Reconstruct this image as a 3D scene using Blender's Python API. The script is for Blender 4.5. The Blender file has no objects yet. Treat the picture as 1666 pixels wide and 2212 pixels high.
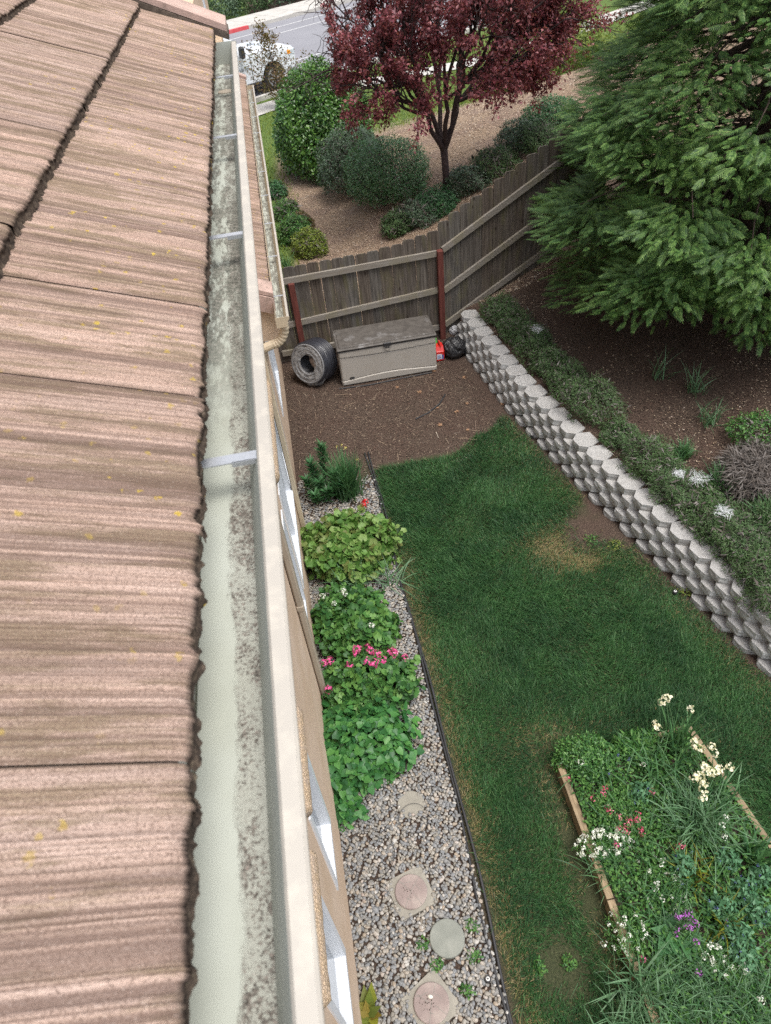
import bpy, math, random
import numpy as np
from mathutils import Matrix, Vector
rad = math.radians
rng = np.random.default_rng(7)
random.seed(7)
SC = bpy.context.scene
COL = SC.collection
# ------------------------------------------------------------------ camera
H = 6.0                                   # lens height above the lawn, metres
F, CX, CY, PW, PH = 1500.0, 833.0, 1106.0, 1666.0, 2212.0
ax_x = np.array([0.98124452, 0.18177187, -0.06417307])
ax_y = np.array([-0.17171552, 0.67295215, -0.71947842])
ax_z = np.array([-0.08759553, 0.71700376, 0.69154365])
R = np.stack([ax_x, ax_y, ax_z])
cam_d = bpy.data.cameras.new("camera"); cam = bpy.data.objects.new("camera", cam_d); COL.objects.link(cam)
cam_d.sensor_fit = 'VERTICAL'; cam_d.sensor_height = 36.0; cam_d.lens = F / PH * 36.0
cam_d.clip_start = 0.02; cam_d.clip_end = 600
cam_d.dof.use_dof = True; cam_d.dof.focus_distance = 8.0; cam_d.dof.aperture_fstop = 9.0
cam.matrix_world = Matrix([[R[0][0], R[0][1], R[0][2], 0], [R[1][0], R[1][1], R[1][2], 0], [R[2][0], R[2][1], R[2][2], H], [0, 0, 0, 1]])
SC.camera = cam
# ------------------------------------------------------------------ light
SUN_EL, SUN_AZ = rad(70), rad(138)
w = bpy.data.worlds.new("World"); SC.world = w; w.use_nodes = True
wt = w.node_tree; wt.nodes.clear()
sky = wt.nodes.new('ShaderNodeTexSky'); sky.sky_type = 'NISHITA'; sky.sun_disc = False
sky.sun_elevation = SUN_EL; sky.sun_rotation = SUN_AZ; sky.air_density = 1.0; sky.dust_density = 4.0; sky.ozone_density = 1.0
hs = wt.nodes.new('ShaderNodeHueSaturation'); hs.inputs['Saturation'].default_value = 0.42
bg = wt.nodes.new('ShaderNodeBackground'); bg.inputs['Strength'].default_value = 0.15
wo = wt.nodes.new('ShaderNodeOutputWorld')
wt.links.new(sky.outputs[0], hs.inputs['Color']); wt.links.new(hs.outputs[0], bg.inputs[0]); wt.links.new(bg.outputs[0], wo.inputs[0])
sd = bpy.data.lights.new("sun", 'SUN'); sd.energy = 1.5; sd.angle = rad(28); sd.color = (1.0, 0.96, 0.9)
so = bpy.data.objects.new("sun", sd); COL.objects.link(so)
sdir = Vector((math.sin(SUN_AZ) * math.cos(SUN_EL), math.cos(SUN_AZ) * math.cos(SUN_EL), math.sin(SUN_EL)))
so.rotation_euler = sdir.to_track_quat('Z', 'Y').to_euler()
SC.view_settings.view_transform = 'Standard'; SC.view_settings.look = 'None'
SC.view_settings.exposure = 0.92; SC.view_settings.gamma = 1.0
SC.cycles.max_bounces = 6; SC.cycles.diffuse_bounces = 3; SC.cycles.transparent_max_bounces = 6
SC.cycles.use_adaptive_sampling = True; SC.cycles.adaptive_threshold = 0.01
SC.cycles.use_denoising = False
# ------------------------------------------------------------------ survey: a sighting of the photograph meets a level, a wall plane or a row
def ray(px, py):
    v = R @ np.array([px - CX, CY - py, -F]); return v / np.linalg.norm(v)
def at(px, py, z=0.0):
    r = ray(px, py); return np.array([0, 0, H]) + r * ((z - H) / r[2])
def atY(px, py, y):
    r = ray(px, py); return np.array([0, 0, H]) + r * (y / r[1])
def atX(px, py, x):
    r = ray(px, py); return np.array([0, 0, H]) + r * (x / r[0])
# ------------------------------------------------------------------ value noise
_lat = rng.random((256, 256))
def vnoise(x, y, s=1.0, o=0):
    x = np.asarray(x, float) * s + 37.1 * o + 1000; y = np.asarray(y, float) * s + 91.7 * o + 1000
    xi = np.floor(x).astype(int); yi = np.floor(y).astype(int); fx = x - xi; fy = y - yi
    fx = fx * fx * (3 - 2 * fx); fy = fy * fy * (3 - 2 * fy)
    a = _lat[xi % 256, yi % 256]; b = _lat[(xi + 1) % 256, yi % 256]; c = _lat[xi % 256, (yi + 1) % 256]; d = _lat[(xi + 1) % 256, (yi + 1) % 256]
    return a * (1 - fx) * (1 - fy) + b * fx * (1 - fy) + c * (1 - fx) * fy + d * fx * fy
def fnoise(x, y, s=1.0, o=0, n=3):
    t = 0; a = 1; k = 0
    for i in range(n):
        t = t + a * vnoise(x, y, s * 2 ** i, o + i * 3); k += a; a *= .5
    return t / k
# ------------------------------------------------------------------ materials
MATS = {}
class NT:
    def __init__(self, name):
        self.m = bpy.data.materials.new(name); self.m.use_nodes = True; self.t = self.m.node_tree; self.t.nodes.clear()
        self.out = self.t.nodes.new('ShaderNodeOutputMaterial')
        MATS[name] = self.m
    def n(self, kind, **kw):
        nd = self.t.nodes.new('ShaderNode' + kind)
        for k, v in kw.items():
            if k[0].isupper() or k[0] == '_':
                key = k.lstrip('_').replace('_', ' ')
                key = int(key) if key.isdigit() else key
                self.set(nd.inputs[key], v)
            else: setattr(nd, k, v)
        return nd
    def set(self, sock, v):
        if isinstance(v, bpy.types.NodeSocket): self.t.links.new(v, sock)
        elif isinstance(v, bpy.types.Node): self.t.links.new(v.outputs[0], sock)
        else:
            if isinstance(v, (tuple, list)) and len(v) == 3 and sock.type == 'RGBA': v = (*v, 1)
            sock.default_value = v
    def ramp(self, fac, stops, interp='LINEAR'):
        r = self.t.nodes.new('ShaderNodeValToRGB'); cr = r.color_ramp; cr.interpolation = interp
        while len(cr.elements) < len(stops): cr.elements.new(1.0)
        for e, (p, c) in zip(cr.elements, stops):
            e.position = p; e.color = (*c, 1) if len(c) == 3 else c
        self.set(r.inputs[0], fac); return r.outputs[0]
    def mix(self, f, a, b, blend='MIX'):
        r = self.t.nodes.new('ShaderNodeMixRGB'); r.blend_type = blend
        self.set(r.inputs[0], f); self.set(r.inputs[1], a); self.set(r.inputs[2], b); return r.outputs[0]
    def pos(self): return self.n('NewGeometry').outputs['Position']
    def obj(self): return self.n('TexCoord').outputs['Object']
    def scalev(self, v, s):
        return self.n('Vector' + 'Math', operation='MULTIPLY', _0=v, _1=s).outputs[0]
    def noise(self, v, scale, detail=4, rough=.55):
        return self.n('TexNoise', Vector=v, Scale=scale, Detail=detail, Roughness=rough).outputs[0]
    def math(self, op, a, b=0.0, clamp=False):
        return self.n('Math', operation=op, use_clamp=clamp, _0=a, _1=b).outputs[0]
    def bump(self, h, strength=.3, dist=.01):
        return self.n('Bump', Strength=strength, Distance=dist, Height=h).outputs[0]
    def done(self, col, rough=.8, normal=None, spec=.3, metal=0.0, **kw):
        p = self.n('BsdfPrincipled', Base_Color=col, Roughness=rough, Metallic=metal)
        p.inputs['Specular IOR Level'].default_value = spec
        if normal is not None: self.set(p.inputs['Normal'], normal)
        for k, v in kw.items(): self.set(p.inputs[k.replace('_', ' ')], v)
        self.t.links.new(p.outputs[0], self.out.inputs[0]); return self.m
def plain(name, c, rough=.6, var=.15, scale=8, bump=.1, bscale=60, spec=.3, metal=0.0, dirt=None, dirt_amt=.5, dscale=3):
    t = NT(name); v = t.obj()
    n1 = t.noise(v, scale, 5)
    lo = tuple(x * (1 - var) for x in c); hi = tuple(min(1, x * (1 + var)) for x in c)
    col = t.ramp(n1, [(.3, lo), (.7, hi)])
    if dirt:
        d = t.ramp(t.noise(v, dscale, 8, .7), [(.5, (0, 0, 0)), (.68, (dirt_amt,) * 3)])
        col = t.mix(d, col, dirt)
    return t.done(col, rough, t.bump(t.noise(v, bscale, 4), bump, .005), spec, metal)
def leafmat(name, cols, rough=.5, trans=.3, spec=.35, clump=None, cscale=1.6):
    """colour by leaf, with broad patches of a second tint (new growth)"""
    t = NT(name)
    ri = t.n('NewGeometry').outputs['Random Per Island']
    n = len(cols); col = t.ramp(ri, [(i / max(1, n - 1), c) for i, c in enumerate(cols)])
    if clump:
        f = t.ramp(t.noise(t.pos(), cscale, 3), [(.42, (0, 0, 0)), (.62, (.75,) * 3)])
        col = t.mix(f, col, t.mix(.5, col, clump))
    p = t.n('BsdfPrincipled', Base_Color=col, Roughness=rough); p.inputs['Specular IOR Level'].default_value = spec
    tr = t.n('BsdfTranslucent', Color=t.mix(1.0, col, (1.15, 1.2, .7), 'MULTIPLY'))
    ms = t.n('MixShader', _0=trans, _1=p, _2=tr); t.t.links.new(ms.outputs[0], t.out.inputs[0]); return t.m
# ------------------------------------------------------------------ objects
def tag(o, label=None, cat=None, group=None, kind=None):
    if label: o['label'] = label
    if cat: o['category'] = cat
    if group: o['group'] = group
    if kind: o['kind'] = kind
    return o
def thing(name, loc, label, cat, group=None, rotz=0):
    o = bpy.data.objects.new(name, None); COL.objects.link(o); o.empty_display_size = .1
    o.location = tuple(float(v) for v in loc); o.rotation_euler = (0, 0, rotz); return tag(o, label, cat, group)
def wloc(o):
    v = np.zeros(3)
    while o is not None: v = v + np.array(o.location); o = o.parent
    return v
def mesh(name, V, Fc, mat, parent=None, origin=(0, 0, 0), smooth=False, local=False, attr=None):
    """V in world metres (made relative to the parent's or the given origin unless local)"""
    V = np.asarray(V, float).reshape(-1, 3)
    me = bpy.data.meshes.new(name)
    org = wloc(parent) if parent is not None else np.array(origin, float)
    VV = V if local else V - org
    if isinstance(Fc, np.ndarray) and Fc.ndim == 2:
        k = Fc.shape[1]; nf = len(Fc)
        me.vertices.add(len(VV)); me.vertices.foreach_set('co', VV.astype(np.float32).ravel())
        me.loops.add(nf * k); me.loops.foreach_set('vertex_index', Fc.astype(np.int32).ravel())
        me.polygons.add(nf); me.polygons.foreach_set('loop_start', np.arange(0, nf * k, k, dtype=np.int32))
        me.polygons.foreach_set('loop_total', np.full(nf, k, dtype=np.int32))
        me.update(calc_edges=True); me.validate()
    else:
        me.from_pydata([tuple(v) for v in VV], [], [tuple(int(i) for i in f) for f in Fc]); me.update()
    if smooth: me.polygons.foreach_set('use_smooth', np.ones(len(me.polygons), dtype=bool))
    for nm, a in (attr or {}).items():
        at_ = me.attributes.new(nm, 'FLOAT', 'POINT'); at_.data.foreach_set('value', np.asarray(a, np.float32))
    for m in (mat if isinstance(mat, (list, tuple)) else [mat]): me.materials.append(MATS[m] if isinstance(m, str) else m)
    o = bpy.data.objects.new(name, me); COL.objects.link(o)
    if parent is not None: o.parent = parent
    else: o.location = tuple(org) if not local else (0, 0, 0)
    return o
class MB:
    """collects shapes; build() links them as one mesh"""
    def __init__(s): s.V = []; s.F = []; s.n = 0
    def add(s, V, Fc):
        V = np.asarray(V, float).reshape(-1, 3); s.V.append(V); s.F += [tuple(int(i) + s.n for i in f) for f in Fc]; s.n += len(V); return s
    def box(s, lo, hi, bev=0.0):
        lo = np.array(lo, float); hi = np.array(hi, float)
        if bev <= 0:
            V = [(x, y, z) for z in (lo[2], hi[2]) for y in (lo[1], hi[1]) for x in (lo[0], hi[0])]
            return s.add(V, [(0, 2, 3, 1), (4, 5, 7, 6), (0, 1, 5, 4), (2, 6, 7, 3), (0, 4, 6, 2), (1, 3, 7, 5)])
        b = min(bev, *(0.45 * (hi - lo))); V = []; idx = {}
        for cx in (0, 1):
            for cy in (0, 1):
                for cz in (0, 1):
                    c = np.array([hi[0] if cx else lo[0], hi[1] if cy else lo[1], hi[2] if cz else lo[2]])
                    sg = np.array([-1 if cx else 1, -1 if cy else 1, -1 if cz else 1])
                    for a in range(3):
                        p = c.copy()
                        for k in range(3):
                            if k != a: p[k] += sg[k] * b
                        idx[(cx, cy, cz, a)] = len(V); V.append(p)
        Fs = []
        def q(*ks): Fs.append(tuple(idx[k] for k in ks))
        for a in range(3):
            o1, o2 = [k for k in range(3) if k != a]
            for sd_ in (0, 1):
                def key(u, v, ax=a):
                    c = [0, 0, 0]; c[a] = sd_; c[o1] = u; c[o2] = v; return (c[0], c[1], c[2], ax)
                q(key(0, 0), key(1, 0), key(1, 1), key(0, 1))
        for a in range(3):
            o1, o2 = [k for k in range(3) if k != a]
            for u in (0, 1):
                for v in (0, 1):
                    def k2(t, ax):
                        c = [0, 0, 0]; c[a] = t; c[o1] = u; c[o2] = v; return (c[0], c[1], c[2], ax)
                    q(k2(0, o1), k2(1, o1), k2(1, o2), k2(0, o2))
        for cx in (0, 1):
            for cy in (0, 1):
                for cz in (0, 1): q((cx, cy, cz, 0), (cx, cy, cz, 1), (cx, cy, cz, 2))
        return s.add(V, Fs)
    def prism(s, pts, lo, hi, axis=2):
        """polygon pts in the two other axes, extruded lo..hi along axis"""
        n = len(pts); V = []
        for t in (lo, hi):
            for (a, b) in pts:
                p = [a, b]; p.insert(axis, t); V.append(p)
        Fs = [tuple(range(n))[::-1], tuple(range(n, 2 * n))] + [(i, (i + 1) % n, n + (i + 1) % n, n + i) for i in range(n)]
        return s.add(V, Fs)
    def tube(s, P, r, k=6, cap=True):
        P = np.asarray(P, float); n = len(P); r = np.full(n, r) if np.isscalar(r) else np.asarray(r, float)
        T = np.gradient(P, axis=0); T /= np.linalg.norm(T, axis=1)[:, None] + 1e-9
        up = np.array([0, 0, 1.0]) if abs(T[0][2]) < .9 else np.array([1.0, 0, 0]); V = []
        for i in range(n):
            a = np.cross(T[i], up); a /= np.linalg.norm(a) + 1e-9; b = np.cross(T[i], a); up = np.cross(a, T[i]) if np.linalg.norm(np.cross(a, T[i])) > 1e-6 else up
            for j in range(k):
                th = 2 * math.pi * j / k; V.append(P[i] + r[i] * (math.cos(th) * a + math.sin(th) * b))
        Fs = [(i * k + j, i * k + (j + 1) % k, (i + 1) * k + (j + 1) % k, (i + 1) * k + j) for i in range(n - 1) for j in range(k)]
        if cap: Fs += [tuple(range(k))[::-1], tuple(range((n - 1) * k, n * k))]
        return s.add(V, Fs)
    def lathe(s, prof, c=(0, 0, 0), k=24, sx=1, sy=1):
        V = []; n = len(prof)
        for (r, z) in prof:
            for j in range(k):
                th = 2 * math.pi * j / k; V.append((c[0] + sx * r * math.cos(th), c[1] + sy * r * math.sin(th), c[2] + z))
        Fs = [(i * k + j, i * k + (j + 1) % k, (i + 1) * k + (j + 1) % k, (i + 1) * k + j) for i in range(n - 1) for j in range(k)]
        Fs += [tuple(range(k))[::-1], tuple(range((n - 1) * k, n * k))]
        return s.add(V, Fs)
    def build(s, name, mat, parent=None, origin=(0, 0, 0), smooth=False, local=False):
        return mesh(name, np.concatenate(s.V), s.F, mat, parent, origin, smooth, local)
def norm(a): return a / (np.linalg.norm(a, axis=-1, keepdims=True) + 1e-9)
def sph(n): return norm(rng.normal(size=(n, 3)))
# leaf outlines: x across, y along, z up
L_OVAL = (np.array([(0, 0, 0), (-.26, .42, .07), (0, .45, 0), (.26, .42, .07), (0, 1, -.1)]), np.array([(0, 3, 2), (0, 2, 1), (1, 2, 4), (2, 3, 4)]))
L_SLIM = (np.array([(0, 0, 0), (-.11, .4, .03), (.11, .4, .03), (0, 1, -.12)]), np.array([(0, 2, 1), (1, 2, 3)]))
L_HEART = (np.array([(0, 0, 0), (-.36, -.05, .04), (-.46, .3, .1), (0, .35, 0), (.46, .3, .1), (.36, -.05, .04), (-.24, .7, .05), (.24, .7, .05), (0, 1, -.08)]),
           np.array([(0, 3, 1), (1, 3, 2), (0, 5, 3), (5, 4, 3), (2, 3, 6), (3, 4, 7), (6, 3, 8), (3, 7, 8)]))
_k = 10
L_ROUND = (np.array([(0, .45, -.06)] + [(.52 * (1 + .1 * (-1) ** j) * math.sin(2 * math.pi * j / _k), .48 - .5 * (1 + .1 * (-1) ** j) * math.cos(2 * math.pi * j / _k), .05 + .05 * (j % 3)) for j in range(_k)]),
           np.array([(0, 1 + j, 1 + (j + 1) % _k) for j in range(1, _k)]))
L_QUAD = (np.array([(-.5, 0, 0), (.5, 0, 0), (.5, 1, 0), (-.5, 1, 0)]), np.array([(0, 1, 2, 3)]))
L_TWIG = (L_SLIM[0] * np.array([.4, 1, 1]), L_SLIM[1])
def frames(Y, Nn):
    Y = norm(Y); X = norm(np.cross(Y, Nn)); Z = np.cross(X, Y); return np.stack([X, Y, Z], axis=1)   # rows
def scatter(tmpl, P, Y, Nn, S):
    tv, tf = tmpl; n = len(P); S = np.asarray(S, float); S = S if S.ndim == 2 else np.repeat(np.broadcast_to(S, (n,))[:, None], 3, 1)
    fr = frames(Y, Nn)
    V = np.einsum('nij,nki->nkj', fr, tv[None] * S[:, None, :]) + P[:, None, :]
    Fc = tf[None] + (np.arange(n) * len(tv))[:, None, None]
    return V.reshape(-1, 3), Fc.reshape(-1, tf.shape[1])
def blades(P, az, L, W, lean, curl, seg=3, flat=False):
    """strap leaves: P base, az heading, L length, W width, lean from upright at the base, curl more lean to the tip"""
    n = len(P); hd = np.stack([np.cos(az), np.sin(az), np.zeros(n)], 1); sd_ = np.stack([-np.sin(az), np.cos(az), np.zeros(n)], 1)
    if not flat:
        tw = rng.uniform(-1.2, 1.2, n)[:, None]; sd_ = sd_ * np.cos(tw) + hd * np.sin(tw) * .8
    pts = [P]; cur = P.copy()
    for i in range(seg):
        a = lean + curl * (i + .5) / seg
        cur = cur + (hd * np.sin(a)[:, None] + np.array([0, 0, 1.0]) * np.cos(a)[:, None]) * (L / seg)[:, None]; pts.append(cur)
    V = []
    for i, p in enumerate(pts):
        t = i / seg; wd = W * (1 - t ** 2.2) * .5 + W * .02
        V += [p - sd_ * wd[:, None], p + sd_ * wd[:, None]]
    V = np.stack(V, 1); k = 2 * (seg + 1)
    f = np.array([(2 * i, 2 * i + 1, 2 * i + 3, 2 * i + 2) for i in range(seg)])
    Fc = f[None] + (np.arange(n) * k)[:, None, None]
    return V.reshape(-1, 3), Fc.reshape(-1, 4)
def cat_vf(parts):
    V = []; Fs = []; n = 0
    for v, f in parts: V.append(v); Fs.append(f + n); n += len(v)
    return np.concatenate(V), np.concatenate(Fs)
ICO = None
def ico(sub):
    import bmesh
    bm = bmesh.new(); bmesh.ops.create_icosphere(bm, subdivisions=sub, radius=1.0)
    bm.verts.ensure_lookup_table()
    V = np.array([v.co[:] for v in bm.verts]); Fc = np.array([[v.index for v in f.verts] for f in bm.faces]); bm.free(); return V, Fc
# ================================================================== materials
plain('soil', (.06, .042, .035), .95, .4, 14, .6, 90)
# ------------------------------------------------------------------ terrain
WY = np.array([-4, -1, 1.0, 3.12, 3.59, 4.52, 6.12, 7.83, 9.44, 10.2, 12]); WX = np.array([5.3, 4.6, 4.2, 3.69, 3.56, 3.34, 2.95, 2.6, 2.40, 2.34, 2.3])
def wall_x(y): return np.interp(y, WY, WX)
def sstep(a, b, t):
    t = np.clip((t - a) / (b - a), 0, 1); return t * t * (3 - 2 * t)
def hgt(x, y):
    x = np.asarray(x, float); y = np.asarray(y, float)
    d = x - wall_x(y) - .24
    za = np.where(d > 0, .40 + .2 * np.clip(d, 0, 8), 0.0)
    zb = np.clip(.27 * (x - 1.15), 0, 2.4)
    k = sstep(10.05, 10.5, y)
    z = za * (1 - k) + zb * k
    z = z * (1 - sstep(17, 25, y)) + np.where((d > -.15) & (y < 18), .06, .0) * (fnoise(x, y, 1.1, 5) - .5)
    return z
def axis(lo, a, b, hi, st):
    mid = np.arange(a, b + 1e-6, st); g = [a - 0.3 * 1.35 ** i for i in range(40)]; h = [b + 0.3 * 1.35 ** i for i in range(40)]
    return np.array(sorted([v for v in g if v > lo]) + list(mid) + [v for v in h if v < hi])
gx = axis(-260, -1.5, 9, 260, .1); gy = axis(-120, -1.0, 24, 420, .1)
GX, GY = np.meshgrid(gx, gy); GZ = hgt(GX, GY) - .0
nx, ny = len(gx), len(gy)
ii = np.arange(nx * ny).reshape(ny, nx)
GF = np.stack([ii[:-1, :-1], ii[:-1, 1:], ii[1:, 1:], ii[1:, :-1]], -1).reshape(-1, 4)
RU = np.array([math.cos(rad(35)), math.sin(rad(35))]); RN = np.array([-RU[1], RU[0]])
def road_d(x, y): return x * RN[0] + y * RN[1]
# zone attributes: chips = tan wood chips, turf = rough grass
dv = road_d(GX, GY)
chips = sstep(10.1, 10.6, GY) * (1 - sstep(20.5, 22.5, GY + 1.0 * fnoise(GX, GY, .7) - .8 * GX * (GX > 2)))
turf = sstep(20.8, 22.0, GY + 1.5 * (fnoise(GX, GY, .6, 9) - .5)) * (dv < 34) * 1.0
turf = np.maximum(turf, sstep(10.6, 11.6, GY) * sstep(.35, .05, GX + .3 * fnoise(GX, GY, 1.3, 3)))
thatch = ((GX > .55) & (GX < wall_x(GY) - .1) & (GY < 7.1) & (GY > -3)) * np.clip(1 - 1.3 * np.exp(-((GX - at(1275, 1150)[0]) / .45) ** 2 - ((GY - at(1275, 1150)[1]) / .36) ** 2), 0, 1)
t = NT('ground'); v = t.pos()
mul = t.ramp(t.noise(v, 55, 6, .75), [(.3, (.02, .015, .013)), (.46, (.055, .04, .032)), (.58, (.1, .072, .055)), (.7, (.24, .18, .13))])
big = t.noise(v, 1.3, 4)
mul = t.mix(t.ramp(big, [(.4, (0, 0, 0)), (.65, (.6,) * 3)]), mul, t.ramp(t.noise(v, 70, 5, .7), [(.35, (.03, .02, .017)), (.6, (.1, .062, .048))]))
chp = t.ramp(t.noise(v, 48, 6, .75), [(.3, (.08, .056, .042)), (.48, (.24, .172, .12)), (.62, (.36, .27, .195)), (.76, (.52, .44, .36))])
chp = t.mix(t.ramp(big, [(.45, (0, 0, 0)), (.6, (.5,) * 3)]), chp, (.16, .11, .095))
grs = t.ramp(t.noise(v, 25, 6, .7), [(.3, (.035, .06, .015)), (.55, (.09, .14, .035)), (.75, (.2, .22, .07))])
a1 = t.n('Attribute', attribute_name='chips').outputs['Fac']; a2 = t.n('Attribute', attribute_name='turf').outputs['Fac']
col = t.mix(a2, t.mix(a1, mul, chp), grs); col = t.mix(t.math('MULTIPLY', t.n('Attribute', attribute_name='thatch').outputs['Fac'], .7), col, t.ramp(t.noise(v, 60, 5, .7), [(.35, (.018, .035, .014)), (.65, (.06, .08, .032))]))
t.done(col, .95, t.bump(t.noise(v, 60, 6, .75), .8, .02), .15)
ground = mesh('ground', np.stack([GX, GY, GZ], -1).reshape(-1, 3), GF, 'ground', smooth=True, attr={'chips': chips.ravel(), 'turf': turf.ravel(), 'thatch': thatch.ravel()})
tag(ground, 'dark brown mulched yard ground rising to a tan wood chip slope', None, kind='structure')
ground['category'] = 'ground'
# ================================================================== street
t = NT('asphalt'); v = t.pos()
col = t.ramp(t.noise(v, 30, 8, .8), [(.3, (.16, .16, .175)), (.7, (.25, .25, .27))]); col = t.mix(t.ramp(t.noise(v, .5, 4), [(.4, (0, 0, 0)), (.7, (.4,) * 3)]), col, (.27, .27, .29)); col = t.mix(t.ramp(t.noise(t.scalev(v, (.5, .5, .5)), 2.0, 7, .8), [(.55, (0, 0, 0)), (.7, (.4,) * 3)]), col, (.13, .13, .14))
t.done(col, .9, t.bump(t.noise(v, 80, 3), .3, .01), .2)
plain('concrete', (.42, .405, .375), .9, .12, 3, .3, 60, .2, dirt=(.3, .27, .23), dirt_amt=.4, dscale=2)
plain('white_paint', (.5, .5, .5), .7, .08, 5); plain('red_paint', (.52, .07, .08), .7, .12, 4, dirt=(.35, .2, .18), dscale=4)
def uv(u, d, z=0.0): return (u * RU[0] + d * RN[0], u * RU[1] + d * RN[1], z)
def strip(name, us, d0, d1, z, mat, label, cat, n=1):
    V = []; Fs = []
    for i, u in enumerate(us):
        V += [uv(u, d0 if np.isscalar(d0) else d0[i], z if np.isscalar(z) else z[i]), uv(u, d1 if np.isscalar(d1) else d1[i], z if np.isscalar(z) else z[i])]
        if i: Fs.append((2 * i - 2, 2 * i, 2 * i + 1, 2 * i - 1))
    o = mesh(name, V, Fs, mat); return tag(o, label, cat, kind='structure')
US = np.linspace(-90, 160, 60)
def lift(us, d0, d1): return np.array([max(hgt(*uv(u, d)[:2]) for d in (d0, (d0 + d1) / 2, d1)) for u in us])
strip('road', US, 22.62, 34.2, .008, 'asphalt', 'grey asphalt street running diagonally behind the trees', 'road')
for nm, d in (('nearest lane line by the parked truck', 24.55), ('second white lane line beyond the truck', 26.1), ('third white lane line toward the far kerb', 31.55), ('last white line before the far gutter', 32.9)):
    strip('road_marking', US, d - .05, d + .05, .014, 'white_paint', 'thin white line on grey street, ' + nm, 'road marking')
def kerb(u0, u1, d0, d1, mat, label):
    m = MB(); P = [uv(u0, d0), uv(u1, d0), uv(u1, d1), uv(u0, d1)]
    m.prism([(p[0], p[1]) for p in P], -.05, .15); o = m.build('kerb', mat); return tag(o, label, 'kerb', kind='structure')
kerb(-80, 23.86, 34.2, 34.38, 'red_paint', 'red painted stretch of the kerb across the street')
kerb(23.865, 160, 34.2, 34.38, 'concrete', 'bare concrete kerb across the street beyond the red paint')
kerb(-80, 160, 22.45, 22.6, 'concrete', 'concrete kerb on the near side beside the truck')
strip('sidewalk', US, 34.39, 36.85, .145, 'concrete', 'concrete sidewalk across the street below the dark hedge', 'sidewalk')
us = np.array([-60, -10, 8, 12, 15, 17, 19, 21, 23, 25, 27, 30, 34, 40, 60, 120.]); dd = 21.0 - 3.2 * sstep(15.5, 25, us)
strip('sidewalk', us, dd, dd + 1.15, .03, 'concrete', 'pale concrete sidewalk curving between grass verges on the near side', 'sidewalk')
m = MB()
for u in np.arange(13.5, 45, 1.55): m.box((0, 0, 0), (.001, .001, .001)) if False else m.prism([uv(u, 34.4)[:2], uv(u + .02, 34.4)[:2], uv(u + .02, 36.84)[:2], uv(u, 36.84)[:2]], .1455, .148)
plain('joint_dark', (.2, .19, .17), .95)
o = m.build('sidewalk_joint', 'joint_dark'); tag(o, 'dark joint lines scored across the far concrete sidewalk', 'sidewalk', kind='structure')
# ================================================================== house
house = thing('house', (-2.5, 5, 0), 'tan stucco house with brown grooved concrete tile roof and sage gutter', 'house')
EY1 = 4.47                                    # far end of the upper eave
SL = rad(20); EX = -.186; EZ = H - .62        # eave edge of the lowest course
EXPO, BUTT, TW = .36, .03, .322
t = NT('roof_tile'); ri = t.n('NewGeometry').outputs['Random Per Island']; v = t.n('VectorMath', operation='ADD', _0=t.pos(), _1=t.n('CombineXYZ', X=t.math('MULTIPLY', ri, 7.0), Y=0.0, Z=t.math('MULTIPLY', ri, 11.0)).outputs[0]).outputs[0]
g = t.n('Attribute', attribute_name='groove').outputs['Fac']; butt = t.n('Attribute', attribute_name='butt').outputs['Fac']
st = t.noise(t.scalev(v, (2.2, 26, 2.2)), 1.0, 6, .65); st2 = t.noise(t.scalev(v, (5, 190, 5)), 1.0, 5, .75); gr = t.noise(v, 420, 3, .7)
base = t.ramp(st, [(.3, (.35, .265, .225)), (.45, (.43, .315, .255)), (.6, (.49, .375, .32)), (.75, (.41, .305, .24))])
base = t.mix(t.ramp(ri, [(0, (0, 0, 0)), (1, (.55,) * 3)]), base, t.ramp(st2, [(.35, (.44, .275, .205)), (.65, (.56, .41, .33))]))
moss = t.ramp(t.noise(t.scalev(v, (3.0, 24, 3.0)), 1.0, 7, .72), [(.475, (0, 0, 0)), (.57, (.82,) * 3)])
base = t.mix(moss, base, t.ramp(st2, [(.35, (.12, .088, .052)), (.65, (.29, .225, .145))]))
base = t.mix(t.ramp(st2, [(.52, (0, 0, 0)), (.66, (.7,) * 3)]), base, (.2, .14, .1))
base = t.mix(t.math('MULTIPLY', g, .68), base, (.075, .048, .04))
base = t.mix(t.ramp(gr, [(.38, (.8,) * 3), (.5, (0, 0, 0))]), base, (.14, .095, .075)); base = t.mix(t.ramp(gr, [(.6, (0, 0, 0)), (.78, (.55,) * 3)]), base, (.62, .53, .47))
vo = t.n('TexVoronoi', Vector=v, Scale=46.0); ds = t.math('ADD', vo.outputs['Distance'], t.math('MULTIPLY', t.noise(v, 150, 5), .75))
lich = t.ramp(ds, [(.55, (1,) * 3), (.64, (0,) * 3)]); sel = t.ramp(t.n('SeparateColor', Color=vo.outputs['Color']).outputs[0], [(.62, (0,) * 3), (.64, (1,) * 3)])
near_eave = t.ramp(t.math('ADD', t.noise(t.scalev(v, (4, 4, 4)), 1.0, 3), t.math('MULTIPLY', t.n('SeparateXYZ', Vector=t.pos()).outputs[0], .5)), [(.28, (0,) * 3), (.4, (1,) * 3)])
lich = t.math('MULTIPLY', t.math('MULTIPLY', lich, sel), near_eave)
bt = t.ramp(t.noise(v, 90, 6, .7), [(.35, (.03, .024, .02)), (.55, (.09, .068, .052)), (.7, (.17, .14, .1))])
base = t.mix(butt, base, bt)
base = t.mix(t.math('MULTIPLY', lich, .85), base, t.ramp(t.noise(v, 120, 3), [(.35, (.3, .2, .04)), (.65, (.46, .34, .05))]))
t.done(base, .95, t.bump(t.math('ADD', t.math('MULTIPLY', gr, .35), t.math('MULTIPLY', st2, .5)), .9, .005), .12)
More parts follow.
